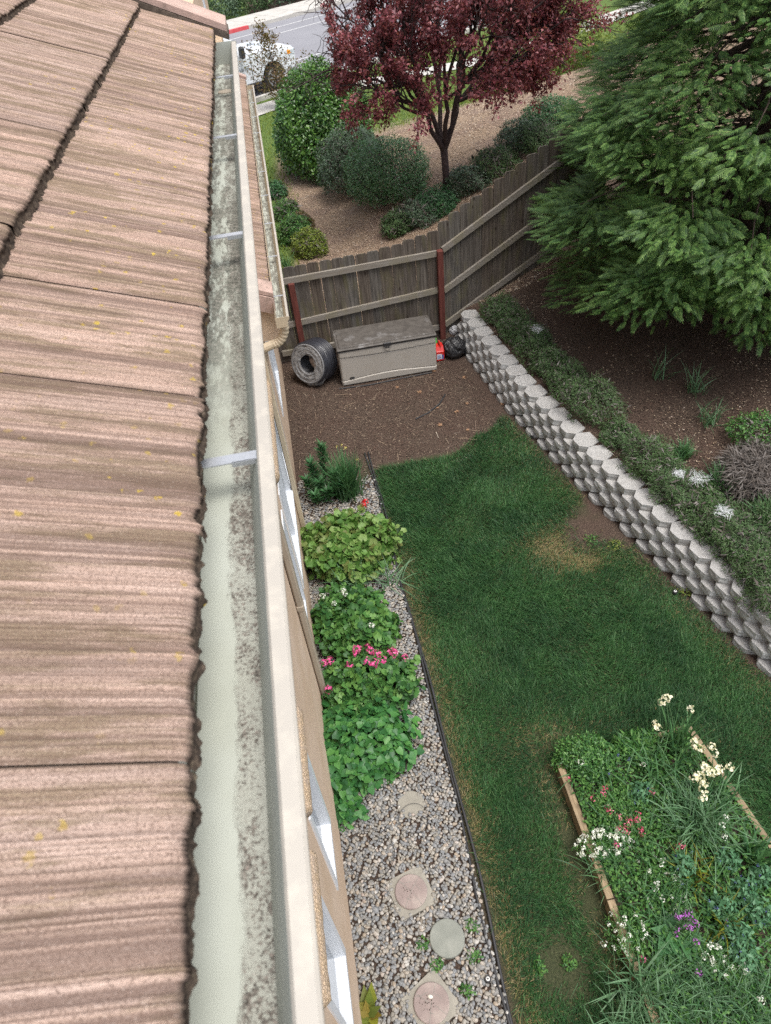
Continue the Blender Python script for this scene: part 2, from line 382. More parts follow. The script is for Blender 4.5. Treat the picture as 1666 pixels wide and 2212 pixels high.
def tile_course(x0, h0, ys, NY, NS, bt_h, expo=EXPO, sl=SL, amp=1.0, seed=0):
    """one course of grooved tiles: returns verts, quads, groove and butt values. x0,h0: lower edge at the top surface (h0 as z)"""
    Vs = []; Fs = []; G = []; B = []; n = 0
    for ti, (y0, y1) in enumerate(ys):
        yy = np.linspace(y0 + .0012, y1 - .0012, NY); u = yy * 1.0
        o = seed * 13 + ti
        r1 = vnoise(yy, 0 * yy, 120, o); r4 = vnoise(yy, 0 * yy, 210, o + 11); r2 = vnoise(yy, 0 * yy, 260, o + 5); r3 = vnoise(yy, 0 * yy, 22, o + 9)
        r5 = vnoise(yy, 0 * yy, 360, o + 15); prof = (-.0016 * (1 - np.abs(2 * r1 - 1)) ** 2.4 - .0009 * (1 - np.abs(2 * r5 - 1)) ** 2 - .0022 * (1 - np.abs(2 * r4 - 1)) ** 3 - .0012 * r2 + .0010 * (r3 - .5)) * amp
        gv = np.clip((.55 * (1 - np.abs(2 * r1 - 1)) ** 3 + 1.0 * (1 - np.abs(2 * r4 - 1)) ** 3 + .5 * (1 - np.abs(2 * r5 - 1)) ** 3) * (.15 + 1.1 * r3), 0, 1)
        e = np.minimum(yy - y0, y1 - yy); prof -= .006 * np.exp(-e / .004); gv = np.maximum(gv, np.exp(-e / .005))
        rag = .0 + .010 * (vnoise(yy, 0 * yy, 34, o + 2) - .5) + .007 * (vnoise(yy, 0 * yy, 110, o + 3) - .5) - .5 * np.abs(prof) + .012 * np.exp(-((yy - y0 - .08) % .105 - .05) ** 2 / .0002) * 0
        tilt = .004 * (rng.random() - .5)
        rows = []
        ss = np.concatenate([[0, .006, .02], np.linspace(.05, expo + .05, NS - 3)])
        for k, s_ in enumerate(ss):
            drop = .006 * math.exp(-s_ / .006) + (0.003 if k == 0 else 0)
            sx = s_ + (rag * (-1) if k < 3 else 0) * (1 - s_ / .03 if k < 3 else 0)
            X = x0 - sx * math.cos(sl); Z = h0 + sx * math.sin(sl) + prof * (1 - .5 * (k == 0)) - drop + tilt
            rows.append((X, yy, Z)); 
        # butt face below the edge
        X0, _, Z0 = rows[0]
        br = []
        for q in (1.0, .66, .33):
            wob = .006 * (vnoise(yy, 0 * yy + q * 3, 75, o + 7) - .5) + .004 * (vnoise(yy, 0 * yy + q * 9, 190, o + 8) - .5)
            br.append((X0 + wob - .004 * (1 - q), yy, h0 - bt_h * q))
        allr = br + rows; nr = len(allr)
        V = np.stack([np.stack([np.broadcast_to(a, NY), b, np.broadcast_to(c, NY)], 1) for a, b, c in allr])
        idx = np.arange(nr * NY).reshape(nr, NY) + n
        Fs.append(np.stack([idx[:-1, :-1], idx[:-1, 1:], idx[1:, 1:], idx[1:, :-1]], -1).reshape(-1, 4))
        Vs.append(V.reshape(-1, 3)); n += nr * NY
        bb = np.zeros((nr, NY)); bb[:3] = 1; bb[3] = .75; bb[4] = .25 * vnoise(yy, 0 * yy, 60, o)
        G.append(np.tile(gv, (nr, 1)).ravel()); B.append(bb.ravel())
    return np.concatenate(Vs), np.concatenate(Fs), np.concatenate(G), np.concatenate(B)
def tiled(name, x0, z0, ya, yb, courses, NY, NS, parent, off=0.0, sl=SL, expo=EXPO, amp=1.0):
    VV = []; FF = []; GG = []; BB = []; n = 0; X = x0; Z = z0
    for c in range(courses):
        st_ = (0.5 * TW if c % 2 else 0) + off
        ed = [ya] + [y for y in np.arange(ya - TW + st_, yb, TW) if ya + .02 < y < yb - .02] + [yb]
        V, Fc, G, B = tile_course(X, Z, list(zip(ed[:-1], ed[1:])), NY, NS, BUTT, expo, sl, amp, c + int(off * 100))
        VV.append(V); FF.append(Fc + n); GG.append(G); BB.append(B); n += len(V)
        X -= expo * math.cos(sl); Z += expo * math.sin(sl) + BUTT - .002
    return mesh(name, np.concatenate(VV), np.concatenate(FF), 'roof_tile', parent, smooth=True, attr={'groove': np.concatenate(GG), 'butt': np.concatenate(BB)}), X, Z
# tile joints seen at y = .36 and .68, so the lowest course starts on that pitch
uz = EZ - .034; mesh('underlay', [(EX - .02, -.64, uz + .02 * math.tan(SL)), (EX - .02, EY1, uz + .02 * math.tan(SL)), (EX - 1.3, EY1, uz + 1.3 * math.tan(SL)), (EX - 1.3, -.64, uz + 1.3 * math.tan(SL))], [(0, 1, 2, 3)], 'joint_dark', house)
roof, RX, RZ = tiled('roof', EX, EZ, -.64, EY1, 4, 300, 12, house, off=.03)
# ---- gutters
t = NT('gutter_inside'); v = t.pos()
pale = t.ramp(t.noise(v, 6, 4), [(.35, (.34, .355, .305)), (.65, (.385, .405, .36))])
sed = t.ramp(t.noise(t.scalev(v, (26, 7, 26)), 1.0, 8, .72), [(.5, (0, 0, 0)), (.56, (.85,) * 3)])
band = t.n('Attribute', attribute_name='silt').outputs['Fac']
grit = t.ramp(t.noise(v, 230, 5, .75), [(.36, (.035, .03, .026)), (.5, (.12, .105, .09)), (.6, (.22, .2, .175)), (.72, (.24, .14, .12))])
sp = t.ramp(t.math('ADD', t.noise(v, 200, 5, .8), t.math('MULTIPLY', t.math('SUBTRACT', t.noise(t.scalev(v, (18, 9, 18)), 1.0, 6, .7), .5), .75)), [(.47, (0, 0, 0)), (.55, (1,) * 3)])
thin = t.ramp(t.math('ADD', band, t.math('MULTIPLY', t.noise(t.scalev(v, (20, 7, 20)), 1.0, 8, .75), 1.7)), [(0, (0, 0, 0)), (1, (1,) * 3)]); thin = t.math('MULTIPLY', t.math('SUBTRACT', t.math('ADD', band, t.math('MULTIPLY', t.noise(t.scalev(v, (20, 7, 20)), 1.0, 8, .75), 1.5)), 1.02), 5.0, True)
col = t.mix(t.math('MULTIPLY', thin, .55), pale, (.27, .265, .23))
col = t.mix(t.math('MULTIPLY', thin, sp), col, grit)
far = t.n('Attribute', attribute_name='far').outputs['Fac']
mo = t.math('MULTIPLY', t.ramp(t.noise(t.scalev(v, (40, 9, 40)), 1.0, 8, .75), [(.45, (0, 0, 0)), (.52, (1,) * 3)]), far)
col = t.mix(t.math('MULTIPLY', mo, .85), col, t.ramp(t.noise(v, 120, 5, .75), [(.36, (.04, .04, .034)), (.5, (.13, .128, .105)), (.64, (.25, .225, .2))]))
t.done(col, .75, t.bump(t.math('MULTIPLY', thin, t.noise(v, 230, 4)), .4, .004), .2)
plain('gutter_paint', (.37, .385, .345), .5, .06, 3, .02, 40, .35, dirt=(.3, .3, .26), dirt_amt=.35, dscale=5)
plain('gutter_lip', (.36, .335, .295), .5, .05, 2, .03, 60, .35, dirt=(.55, .5, .42), dirt_amt=.5, dscale=12)
plain('gutter_tan', (.46, .385, .28), .5, .06, 3, .02, 40, .35, dirt=(.4, .33, .25), dirt_amt=.35, dscale=5)
plain('metal_strap', (.5, .52, .55), .4, .12, 9, .05, 60, .5, .6, dirt=(.3, .29, .27), dscale=14)
def gutter(xl, zl, ya, yb, wid, dep, far_on, straps, matp, caps=True):
    """K-style trough. xl: outer edge of the lip, zl: its height"""
    gr_ = mesh('gutter', [(xl - wid - .004, ya, zl + .005), (xl - wid - .004, yb, zl + .005), (xl - wid - .004, yb, zl - dep), (xl - wid - .004, ya, zl - dep)], [(0, 1, 2, 3)], matp, house)
    # floor with silt
    NYg = max(8, int((yb - ya) / .04)); xs = np.linspace(xl - wid, xl - .053, 9); ys = np.linspace(ya, yb, NYg)
    X, Y = np.meshgrid(xs, ys); Z = np.full_like(X, zl - dep + .002) + .006 * (fnoise(X, Y, 14, 2) - .5) * (X > xl - wid + .02)
    ix = np.arange(X.size).reshape(X.shape); Fq = np.stack([ix[:-1, :-1], ix[:-1, 1:], ix[1:, 1:], ix[1:, :-1]], -1).reshape(-1, 4)
    tt = (X - xs[0]) / (xs[-1] - xs[0]); silt = sstep(.4, .82, tt) * .62 + .05
    fo = np.clip((Y - 1.0) / .5, 0, 1) if far_on else np.ones_like(Y)
    mesh('gutter_floor', np.stack([X, Y, Z], -1).reshape(-1, 3), Fq, 'gutter_inside', gr_, smooth=True, attr={'silt': silt.ravel(), 'far': fo.ravel()})
    # front: ogee wall, then the folded lip
    pr = [(xl - .0535, zl - dep - .002), (xl - .0525, zl - dep + .006), (xl - .04, zl - dep * .5), (xl - .0252, zl - .006), (xl - .0235, zl - .004), (xl - .018, zl - .016), (xl - .03, zl - dep * .5), (xl - .044, zl - dep - .006)]
    MB().prism(pr, ya, yb, 1).build('front_wall', matp, gr_)
    MB().box((xl - .025, ya, zl - .013), (xl, yb, zl), .0035).build('lip', 'gutter_lip', gr_)
    MB().box((xl - wid - .002, ya, zl - dep - .008), (xl - .03, yb, zl - dep - .003)).build('underside', matp, gr_)
    for y in straps:
        m = MB(); m.box((xl - wid - .002, y - .011, zl - .0145), (xl - .025, y + .011, zl - .0122)); m.box((xl - wid * .5, y - .012, zl - .021), (xl - .03, y - .0095, zl - .0122))
        m.build('strap', 'metal_strap', gr_)
    for y, s_ in ((ya, -1), (yb, 1)):
        pts = [(xl - wid - .005, zl + .005), (xl - wid - .005, zl - dep - .01), (xl - .038, zl - dep - .01), (xl - .028, zl - dep + .02), (xl - .024, zl - dep * .55), (xl - .004, zl - .03), (xl + .002, zl - .012), (xl + .002, zl + .001), (xl - .03, zl + .004)]
        MB().prism(pts, min(y, y + s_ * .004), max(y, y + s_ * .004), 1).build('end_cap', matp, gr_)
    return gr_
GZL = H - .67; GXL = -.087
gutter(GXL, GZL, -1.0, 4.36, .135, .095, True, [-.02, .895, 1.818, 2.708, 3.646], 'gutter_paint')
# ---- walls
t = NT('stucco'); v = t.pos()
col = t.ramp(t.noise(v, 2.2, 4), [(.35, (.56, .42, .3)), (.65, (.63, .49, .375))]); col = t.mix(t.ramp(t.noise(v, 160, 3), [(.4, (.25,) * 3), (.55, (0,) * 3)]), col, (.36, .27, .2))
t.done(col, .95, t.bump(t.math('ADD', t.noise(v, 130, 3), t.noise(v, 45, 4)), .5, .006), .15)
t = NT('foam_trim'); v = t.pos()
vo = t.n('TexVoronoi', Vector=v, Scale=55.0, feature='DISTANCE_TO_EDGE').outputs['Distance']
col = t.mix(t.ramp(t.noise(v, 18, 6, .7), [(.45, (0, 0, 0)), (.62, (.7,) * 3)]), t.ramp(vo, [(.0, (.34, .25, .16)), (.2, (.58, .44, .3))]), (.45, .36, .29))
t.done(col, .95, t.bump(t.ramp(vo, [(0, (0,) * 3), (.25, (1,) * 3)]), .6, .008), .15)
plain('vinyl', (.62, .65, .69), .35, .03, 3, .01, 30, .45); plain('glass', (.05, .07, .09), .05, .1, 2, 0, 10, .8)
WXP = -.5
def wall_face(x, ya, yb, za, zb, holes, name='wall', thick=.14):
    """side wall facing the yard, with window openings"""
    m = MB(); ys = sorted({ya, yb, *[h[0] for h in holes], *[h[1] for h in holes]}); 
    for a, b in zip(ys[:-1], ys[1:]):
        hs_ = [h for h in holes if h[0] <= a and h[1] >= b]
        if not hs_: m.box((x - thick, a, za), (x, b, zb)); continue
        h = hs_[0]; m.box((x - thick, a, za), (x, b, h[2])); m.box((x - thick, a, h[3]), (x, b, zb))
    return m.build(name, 'stucco', house)
wins = [(.86, 1.4, .8, 2.0), (1.76, 2.26, .8, 2.0), (4.08, 4.48, .72, 1.95), (4.62, 6.85, .72, 2.0), (7.5, 8.6, .8, 2.0)]
wall_face(WXP, -6, 10.36, 0, 5.05, wins)
def window(x, h, mull=0, trim=True):
    y0, y1, z0, z1 = h; m = MB(); f = .055
    m.box((x - .085, y0, z0), (x + .012, y1, z0 + f)); m.box((x - .085, y0, z1 - f), (x + .012, y1, z1))
    m.box((x - .085, y0, z0 + f), (x + .012, y0 + f, z1 - f)); m.box((x - .085, y1 - f, z0 + f), (x + .012, y1, z1 - f))
    for k in range(mull):
        yc = y0 + (y1 - y0) * (k + 1) / (mull + 1); m.box((x - .08, yc - .025, z0 + f), (x - .01, yc + .025, z1 - f))
    wn = m.build('window', 'vinyl', house)
    MB().box((x - .07, y0 + f, z0 + f), (x - .062, y1 - f, z1 - f)).build('pane', 'glass', wn)
    if trim:
        ns = 24; P = []; 
        ya, yb = y0 - .05, y1 + .12; V = []; k = 8
        for i in range(ns + 1):
            y = ya + (yb - ya) * i / ns; e = min(1, min(i, ns - i) / 1.5 + .35)
            for j in range(k):
                th = math.pi * (j / (k - 1)) - math.pi / 2; rr = 1 + .12 * (vnoise(np.array([y]), np.array([j * .3]), 30, 1)[0] - .5)
                V.append((x - .01 + .058 * e * math.cos(th) * rr, y, z1 + .18 + .1 * e * math.sin(th)))
        Fq = [(i * k + j, i * k + j + 1, (i + 1) * k + j + 1, (i + 1) * k + j) for i in range(ns) for j in range(k - 1)] + [tuple(range(k)), tuple(range(ns * k, ns * k + k))[::-1]]
        mesh('window_trim', V, Fq, 'foam_trim', house, smooth=True)
    return wn
window(WXP, wins[0]); window(WXP, wins[1]); window(WXP, wins[2], 0, False); window(WXP, wins[3], 2); window(WXP, wins[4], 1)
MB().box((WXP - .3, -1, GZL - .12), (GXL - .142, EY1 - .02, GZL - .1)).build('soffit', 'stucco', house)
MB().box((GXL - .165, -1, GZL - .16), (GXL - .141, EY1 - .03, GZL + .02)).build('fascia', 'gutter_paint', house)
# end walls closing the house
MB().box((-9, 10.22, 0), (WXP - .141, 10.36, 5.0)).build('wall', 'stucco', house)
# downspout down the side wall
plain('downspout_paint', (.33, .28, .22), .5, .08, 4, .03, 40, .35, dirt=(.22, .19, .15), dirt_amt=.4)
ds = MB(); ds.box((WXP + .006, 3.70, .12), (WXP + .062, 3.79, 4.9), .012); ds.box((WXP + .003, 3.694, 1.5), (WXP + .066, 3.796, 1.56), .006)
ds.tube([(WXP + .03, 3.745, 4.88), (WXP + .06, 3.745, 5.0), (GXL - .08, 3.745, 5.12), (GXL - .08, 3.745, 5.24)], .036, 10)
ds.build('downspout', 'downspout_paint', house)
# upper storey beyond the eave, rising above the roof
m = MB(); m.box((-4.5, 4.75, 3.3), (-.62, 14.55, 7.5)); upw = m.build('wall', 'stucco', house)
def small_win(y0, y1, z0, z1, x):
    m = MB(); f = .05
    m.box((x + .001, y0, z0), (x + .05, y1, z0 + f)); m.box((x + .001, y0, z1 - f), (x + .05, y1, z1)); m.box((x + .001, y0, z0 + f), (x + .05, y0 + f, z1 - f)); m.box((x + .001, y1 - f, z0 + f), (x + .05, y1, z1 - f))
    wn = m.build('window', 'vinyl', house); MB().box((x + .001, y0 + f, z0 + f), (x + .012, y1 - f, z1 - f)).build('pane', 'glass', wn)
small_win(10.9, 12.4, 4.45, 5.6, -.62)
# raking trim board and end tile where the roof meets that wall
def rake(name, y0, y1, up, th, mat, xa, xb):
    V = []
    for x in (xa, xb):
        z = EZ + (EX - x) * math.tan(rad(24)) + up
        V += [(x, y0, z), (x, y1, z), (x, y1, z + th), (x, y0, z + th)]
    mesh(name, V, [(0, 1, 2, 3), (7, 6, 5, 4), (0, 4, 5, 1), (1, 5, 6, 2), (2, 6, 7, 3), (3, 7, 4, 0)], mat, house)
plain('rake_tile', (.4, .29, .25), .95, .15, 6, .5, 200, .15, dirt=(.12, .1, .08), dscale=9); plain('dark_edge', (.1, .08, .065), .95, .4, 30, .6, 150, .1)
rake('flashing', EY1 + .002, EY1 + .3, -.03, .03, 'dark_edge', -.12, -2.6); rake('roof_trim', EY1 + .012, EY1 + .32, .004, .03, 'rake_tile', -.125, -2.6)  # dark slab shows as a thin strip below the trim
m = MB(); m.box((-.62, 11.4, 3.62), (-.42, 12.4, 4.22), .02); m.build('wall_trim', 'foam_trim', house)
# ---- lower roof over the ground floor bay
LZ = 2.93; LX = -.27
lroof, lx, lz = tiled('lower_roof', LX, LZ + .05, 6.62, 15.6, 3, 60, 6, house, off=.11, amp=1.15)
LGX, LGZ = -.137, 2.92
gutter(LGX, LGZ, 6.02, 15.35, .125, .09, False, list(np.arange(6.5, 15.3, .95)), 'gutter_tan')
m = MB(); c20, s20 = math.cos(rad(24)), math.sin(rad(24))
def rk(xa, xb, y0, y1, z0, th, mat, nm):
    V = []
    for x in (xa, xb):
        z = z0 + (xa - x) * math.tan(rad(24)); V += [(x, y0, z), (x, y1, z), (x, y1, z + th), (x, y0, z + th)]
    return mesh(nm, V, [(0, 1, 2, 3), (7, 6, 5, 4), (0, 4, 5, 1), (1, 5, 6, 2), (2, 6, 7, 3), (3, 7, 4, 0)], mat, house)
rk(LX + .02, LX - .95, 6.36, 6.62, LZ + .035, .04, 'rake_tile', 'rake_tile'); rk(LX + .012, LX - .95, 6.345, 6.60, LZ - .14, .17, 'rake_tile', 'rake_tile')
rk(LX + .02, LX - .95, 15.6, 15.8, LZ + .035, .05, 'rake_tile', 'rake_tile')
MB().box((-.62, 6.4, 2.5), (LX + .004, 15.7, 2.86)).build('eave_box', 'stucco', house)
MB().box((LX + .004, 6.42, 2.66), (LX + .008, 15.6, 2.95)).build('fascia', 'gutter_tan', house)
MB().box((-4.5, 10.36, 0), (-.5, 15.7, 2.6)).build('wall', 'stucco', house)
# its ribbed downspout elbow
m = MB(); P = []; rr = []
C0 = np.array([LGX - .06, 6.1, LGZ - .1]); 
for i in range(31):
    q = i / 30; a = q * math.pi * .5
    P.append(C0 + np.array([-.0 - .0 * q, -.0, 0]) + np.array([-(1 - math.cos(a)) * .14, 0, -math.sin(a) * .2])); rr.append(.042 + (.004 if i % 4 < 2 and 3 < i else 0))
for i in range(1, 6): P.append(P[30] + np.array([-.045 * i, 0, -.012 * i])); rr.append(.044)
m.tube(P, rr, 12); m.build('downspout', 'gutter_tan', house)
MB().box((WXP + .004, 6.06, .1), (WXP + .06, 6.14, 2.68), .01).build('downspout', 'gutter_tan', house)
# ================================================================== fence
t = NT('fence_wood'); v = t.pos(); ri = t.n('NewGeometry').outputs['Random Per Island']
gn = t.noise(t.scalev(v, (38, 38, 2.0)), 1.0, 7, .7)
col = t.ramp(gn, [(.3, (.045, .041, .037)), (.5, (.105, .097, .088)), (.7, (.2, .187, .17))])
oi = t.n('ObjectInfo').outputs['Random']
col = t.mix(t.ramp(oi, [(0, (0, 0, 0)), (1, (.5,) * 3)]), col, t.ramp(gn, [(.3, (.05, .034, .024)), (.7, (.14, .095, .065))]))
col = t.mix(t.ramp(t.noise(t.scalev(v, (9, 9, 2.2)), 1.0, 5), [(.5, (0, 0, 0)), (.68, (.5,) * 3)]), col, (.13, .12, .06))
kn = t.n('TexVoronoi', Vector=t.scalev(v, (6, 6, 3.0)), Scale=1.0).outputs['Distance']
col = t.mix(t.ramp(kn, [(.07, (.8,) * 3), (.12, (0, 0, 0))]), col, (.035, .025, .02))
t.done(col, .95, t.bump(gn, .5, .006), .1)
t = NT('rail_wood'); v = t.pos()
gn = t.noise(t.scalev(v, (2.5, 30, 40)), 1.0, 7, .7)
col = t.ramp(gn, [(.3, (.2, .17, .14)), (.5, (.22, .2, .175)), (.7, (.3, .28, .25))]); col = t.mix(t.ramp(t.noise(v, 4, 6), [(.5, (0, 0, 0)), (.65, (.55,) * 3)]), col, (.2, .18, .12))
t.done(col, .95, t.bump(gn, .4, .005), .1)
t = NT('post_red'); v = t.pos(); gn = t.noise(t.scalev(v, (30, 30, 3)), 1.0, 6, .7)
t.done(t.ramp(gn, [(.3, (.075, .024, .02)), (.6, (.14, .045, .036)), (.75, (.2, .09, .07))]), .85, t.bump(gn, .4, .005), .2)
fence = thing('wooden_fence', (2.2, 10.13, 0), 'weathered grey dog-eared board fence with red posts, bending up the slope', 'fence')
def board(x, y, ang, zb, zt, wd, nm='board'):
    """dog-eared picket, its face turned by ang"""
    h = wd / 2 - .0012; c = .028; j = rng.uniform(-.004, .004)
    pts = [(-h, zb), (h, zb), (h, zt - c), (h - c, zt), (-h + c, zt), (-h, zt - c)]
    V = []; ca, sa = math.cos(ang), math.sin(ang); tl = rng.uniform(-.008, .008)
    for dy in (0, .018):
        for (a, z) in pts:
            a2 = a + tl * (z - zb) * .6; yy = dy + j + .006 * (z - zb) * rng.uniform(-.3, .3); V.append((x + a2 * ca - yy * sa, y + a2 * sa + yy * ca, z))
    n = 6; Fs = [tuple(range(n)), tuple(range(n, 2 * n))[::-1]] + [((i + 1) % n, i, n + i, n + (i + 1) % n) for i in range(n)]
    return mesh(nm, V, Fs, 'fence_wood', fence)
FY = 10.14; BWD = .184
ztl, ztm, ztr = atY(640, 575, FY)[2], atY(800, 545, FY)[2], atY(935, 500, FY)[2]
for k in range(15):
    x = 2.2 - BWD * (k + .5)
    zt = np.interp(x, [0, 1.08, 1.6, 2.1], [ztl, ztm, ztm + .06, ztr]) + rng.uniform(-.008, .008)
    board(x, FY, 0, .02 + rng.uniform(0, .03), zt, BWD)
FA = rad(13); CA, SA = math.cos(FA), math.sin(FA)
def onfence(px, py):                      # where a sighting meets the slanted run
    r = ray(px, py); n = np.array([-SA, CA]); k = (np.dot(n, np.array([2.2, FY]))) / np.dot(n, r[:2]); p = np.array([0, 0, H]) + r * k
    return np.dot(p[:2] - np.array([2.2, FY]), [CA, SA]), p[2]
s1, z1 = onfence(1235, 330); s2, z2 = onfence(948, 545)
slope = (z1 - z2) / (s1 - s2); print('fence slope', s1, z1, s2, z2, slope)
for k in range(16):
    s_ = BWD * (k + .5); zt = 1.84 + slope * s_ + rng.uniform(-.012, .012) + .02
    board(2.2 + s_ * CA, FY + s_ * SA, FA, max(.0, slope * s_ - .02), zt, BWD)
def rail(p, q, hgt_=.09, th=.04):
    p = np.array(p); q = np.array(q); d = norm(q - p); s_ = norm(np.cross(d, [0, 0, 1])); u = np.cross(s_, d); V = []
    for e in (p, q):
        for a, b in ((0, 0), (1, 0), (1, 1), (0, 1)): V.append(e + s_ * th * (a) + u * hgt_ * (b - .5))
    return mesh('rail', V, [(0, 3, 2, 1), (4, 5, 6, 7), (0, 1, 5, 4), (1, 2, 6, 5), (2, 3, 7, 6), (3, 0, 4, 7)], 'rail_wood', fence)
for (pl, pr_) in (((650, 602), (942, 548)), ((655, 695), (946, 627)), (None, None)):
    if pl: zl_, zr_ = atY(*pl, FY - .03)[2], atY(*pr_, FY - .03)[2]
    else: zl_, zr_ = .2, .2
    rail((-.45, FY - .003, zl_ - (zr_ - zl_) * .2), (2.155, FY - .003, zr_))
for z in (1.46, .8, .2):
    rail((2.2 + .05 * CA, FY - .003 + .05 * SA, z + .02), (2.2 + 3 * CA, FY - .003 + 3 * SA, z + .02 + 2.95 * slope))
def post(x, z, zt):
    MB().box((x - .046, FY - .095, z), (x + .046, FY - .005, zt), .006).build('post', 'post_red', fence)
post(2.2, -.05, 1.5); post(-.1, -.05, 1.36)
# ================================================================== retaining wall
t = NT('wall_block'); v = t.pos(); oi = t.n('ObjectInfo').outputs['Random']; nz = t.n('SeparateXYZ', Vector=t.n('NewGeometry').outputs['True Normal'])
n1 = t.noise(v, 60, 6, .75)
c1 = t.ramp(n1, [(.3, (.22, .222, .224)), (.5, (.42, .422, .42)), (.68, (.6, .605, .605))])
c1 = t.mix(t.ramp(oi, [(0, (0, 0, 0)), (1, (.75,) * 3)]), c1, (.24, .235, .22))
eff = t.ramp(t.noise(v, 7, 7, .7), [(.45, (0, 0, 0)), (.62, (.6,) * 3)]); c1 = t.mix(eff, c1, (.56, .58, .58))
c1 = t.mix(t.ramp(t.noise(v, 11, 6, .7), [(.58, (0, 0, 0)), (.7, (.6,) * 3)]), c1, (.22, .21, .15))
top = t.ramp(nz.outputs[2], [(.9, (0, 0, 0)), (.97, (1,) * 3)])
c2 = t.ramp(t.noise(v, 22, 6, .7), [(.3, (.27, .266, .258)), (.65, (.37, .364, .355))]); c2 = t.mix(t.ramp(t.noise(v, 5, 6, .75), [(.55, (0, 0, 0)), (.7, (.5,) * 3)]), c2, (.27, .25, .22))
t.done(t.mix(top, c1, c2), .95, t.bump(n1, .7, .008), .15)
rw = thing('retaining_wall', (3.2, 5, 0), 'low curved retaining wall of stacked split-face grey concrete blocks', 'wall')
def block_mesh(seed, hh=.09, wd=.3):
    r = np.random.default_rng(seed); k = wd / .3
    front = [(-.1495 * k, -.075), (-.1495 * k, -.045), (-.073 * k, .046), (-.03 * k, .05), (.03 * k, .05), (.073 * k, .046), (.1495 * k, -.045), (.1495 * k, -.075)]
    back = [(.105 * k, -.215), (-.105 * k, -.215)]; V = []; lev = (0, .3, .65, 1.0); nf = len(front)
    for z in lev:
        for i, (a, b) in enumerate(front):
            fr = 2 <= i <= 5; q = (.005 if 0 < z < 1 else .003) if fr else .0012; bulge = (.003 if 0 < z < 1 else 0) if fr else 0
            V.append((a + r.uniform(-q, q) * .6, b + bulge + r.uniform(-q, q), z * hh))
        for (a, b) in back: V.append((a, b, z * hh))
    n = nf + 2; Fs = []
    for l in range(3):
        for i in range(n): Fs.append((l * n + i, l * n + (i + 1) % n, (l + 1) * n + (i + 1) % n, (l + 1) * n + i))
    Fs.append(tuple(range(3 * n, 4 * n))); Fs.append(tuple(range(n))[::-1])
    return V, Fs
bprot = []
ys_ = np.linspace(10.0, .2, 800); xs_ = wall_x(ys_); ln = np.concatenate([[0], np.cumsum(np.hypot(np.diff(xs_), np.diff(ys_)))])
mass = MB(); nb = 0
for c in range(5):
    for i in range(34):
        s_ = .3 * (i + (.5 if c % 2 else 0)) + .1
        if s_ > ln[-1] - .1: continue
        y = np.interp(s_, ln, ys_); x = np.interp(s_, ln, xs_); y2 = np.interp(s_ + .05, ln, ys_); x2 = np.interp(s_ + .05, ln, xs_)
        tx = norm(np.array([x2 - x, y2 - y])); ang = math.atan2(tx[1], tx[0]) + rng.uniform(-.03, .03)
        setb = .031 * c; o_n = np.array([-tx[1], tx[0]])             # to the slope side
        if o_n[0] < 0: o_n = -o_n
        px_, py_ = x + o_n[0] * (setb + .05) , y + o_n[1] * (setb + .05)
        ca, sa = math.cos(ang), math.sin(ang); fl = -1 if (-sa * -1) < 0 else 1
        V, Fs = block_mesh(1000 + c * 50 + i)
        W_ = []
        for (a, b, z) in V:
            n2 = -o_n; W_.append((px_ + a * tx[0] + b * n2[0], py_ + a * tx[1] + b * n2[1], z + c * .09 + (0.001 * c) + (.0 if c else -.03)))
        Fs = [f[::-1] for f in Fs] if np.cross(tx, -o_n) < 0 else Fs
        if s_ < 7.3: mesh('cap_block' if c == 4 else 'block', W_, Fs, 'wall_block', rw); nb += 1
        else: mass.add(W_, Fs)
b = mass.build('block', 'wall_block', rw); b['kind'] = 'stuff'
# ================================================================== storage box
plain('box_tan', (.36, .335, .3), .5, .05, 3, .03, 150, .35, dirt=(.28, .25, .21), dirt_amt=.45, dscale=6)
t = NT('box_lid'); v = t.pos(); wet = t.ramp(t.noise(v, 3.6, 5, .6), [(.36, (0, 0, 0)), (.43, (1,) * 3)])
col = t.mix(wet, t.ramp(t.noise(v, 18, 5), [(.3, (.12, .113, .108)), (.7, (.17, .162, .155))]), t.ramp(t.noise(v, 9, 6, .6), [(.35, (.06, .053, .047)), (.65, (.1, .09, .08))])); t.done(col, t.ramp(wet, [(0, (.4,) * 3), (1, (.6,) * 3)]), None, .4)
plain('dark_plastic', (.03, .03, .032), .5, .15, 8, .05, 60, .4)
bx = thing('storage_box', (1.14, 9.46, 0), 'tan plastic outdoor storage box with dark wet lid against the fence', 'storage box')
X0, X1, Y0, Y1, BH = .395, 1.895, 9.16, 9.77, .60
m = MB(); m.box((X0 + .012, Y0 + .03, .012), (X1 - .012, Y1, BH), .02)
nxg, nzg = 80, 140; V = []
for iz in range(nzg + 1):
    for ix in range(nxg + 1):
        a = ix / nxg; z = .012 + (BH - .014) * iz / nzg
        up = BH * (.835 - .035 * math.sin(math.pi * a)); lo_ = BH * (.15 + .085 * math.sin(math.pi * a) ** 1.3)
        d = .0
        din = min(z - lo_, up - z)
        d = .010 * sstep(-.003, .004, din) + .016 * math.exp(-(din / .006) ** 2)
        e = min(a, 1 - a) * (X1 - X0); rnd = .03 * max(0, 1 - e / .03) ** 2
        V.append((X0 + (X1 - X0) * a, Y0 + d + rnd + .02 * (z < .03), z))
m.add(V, [(iz * (nxg + 1) + ix, iz * (nxg + 1) + ix + 1, (iz + 1) * (nxg + 1) + ix + 1, (iz + 1) * (nxg + 1) + ix) for iz in range(nzg) for ix in range(nxg)])
body = m.build('body', 'box_tan', bx)
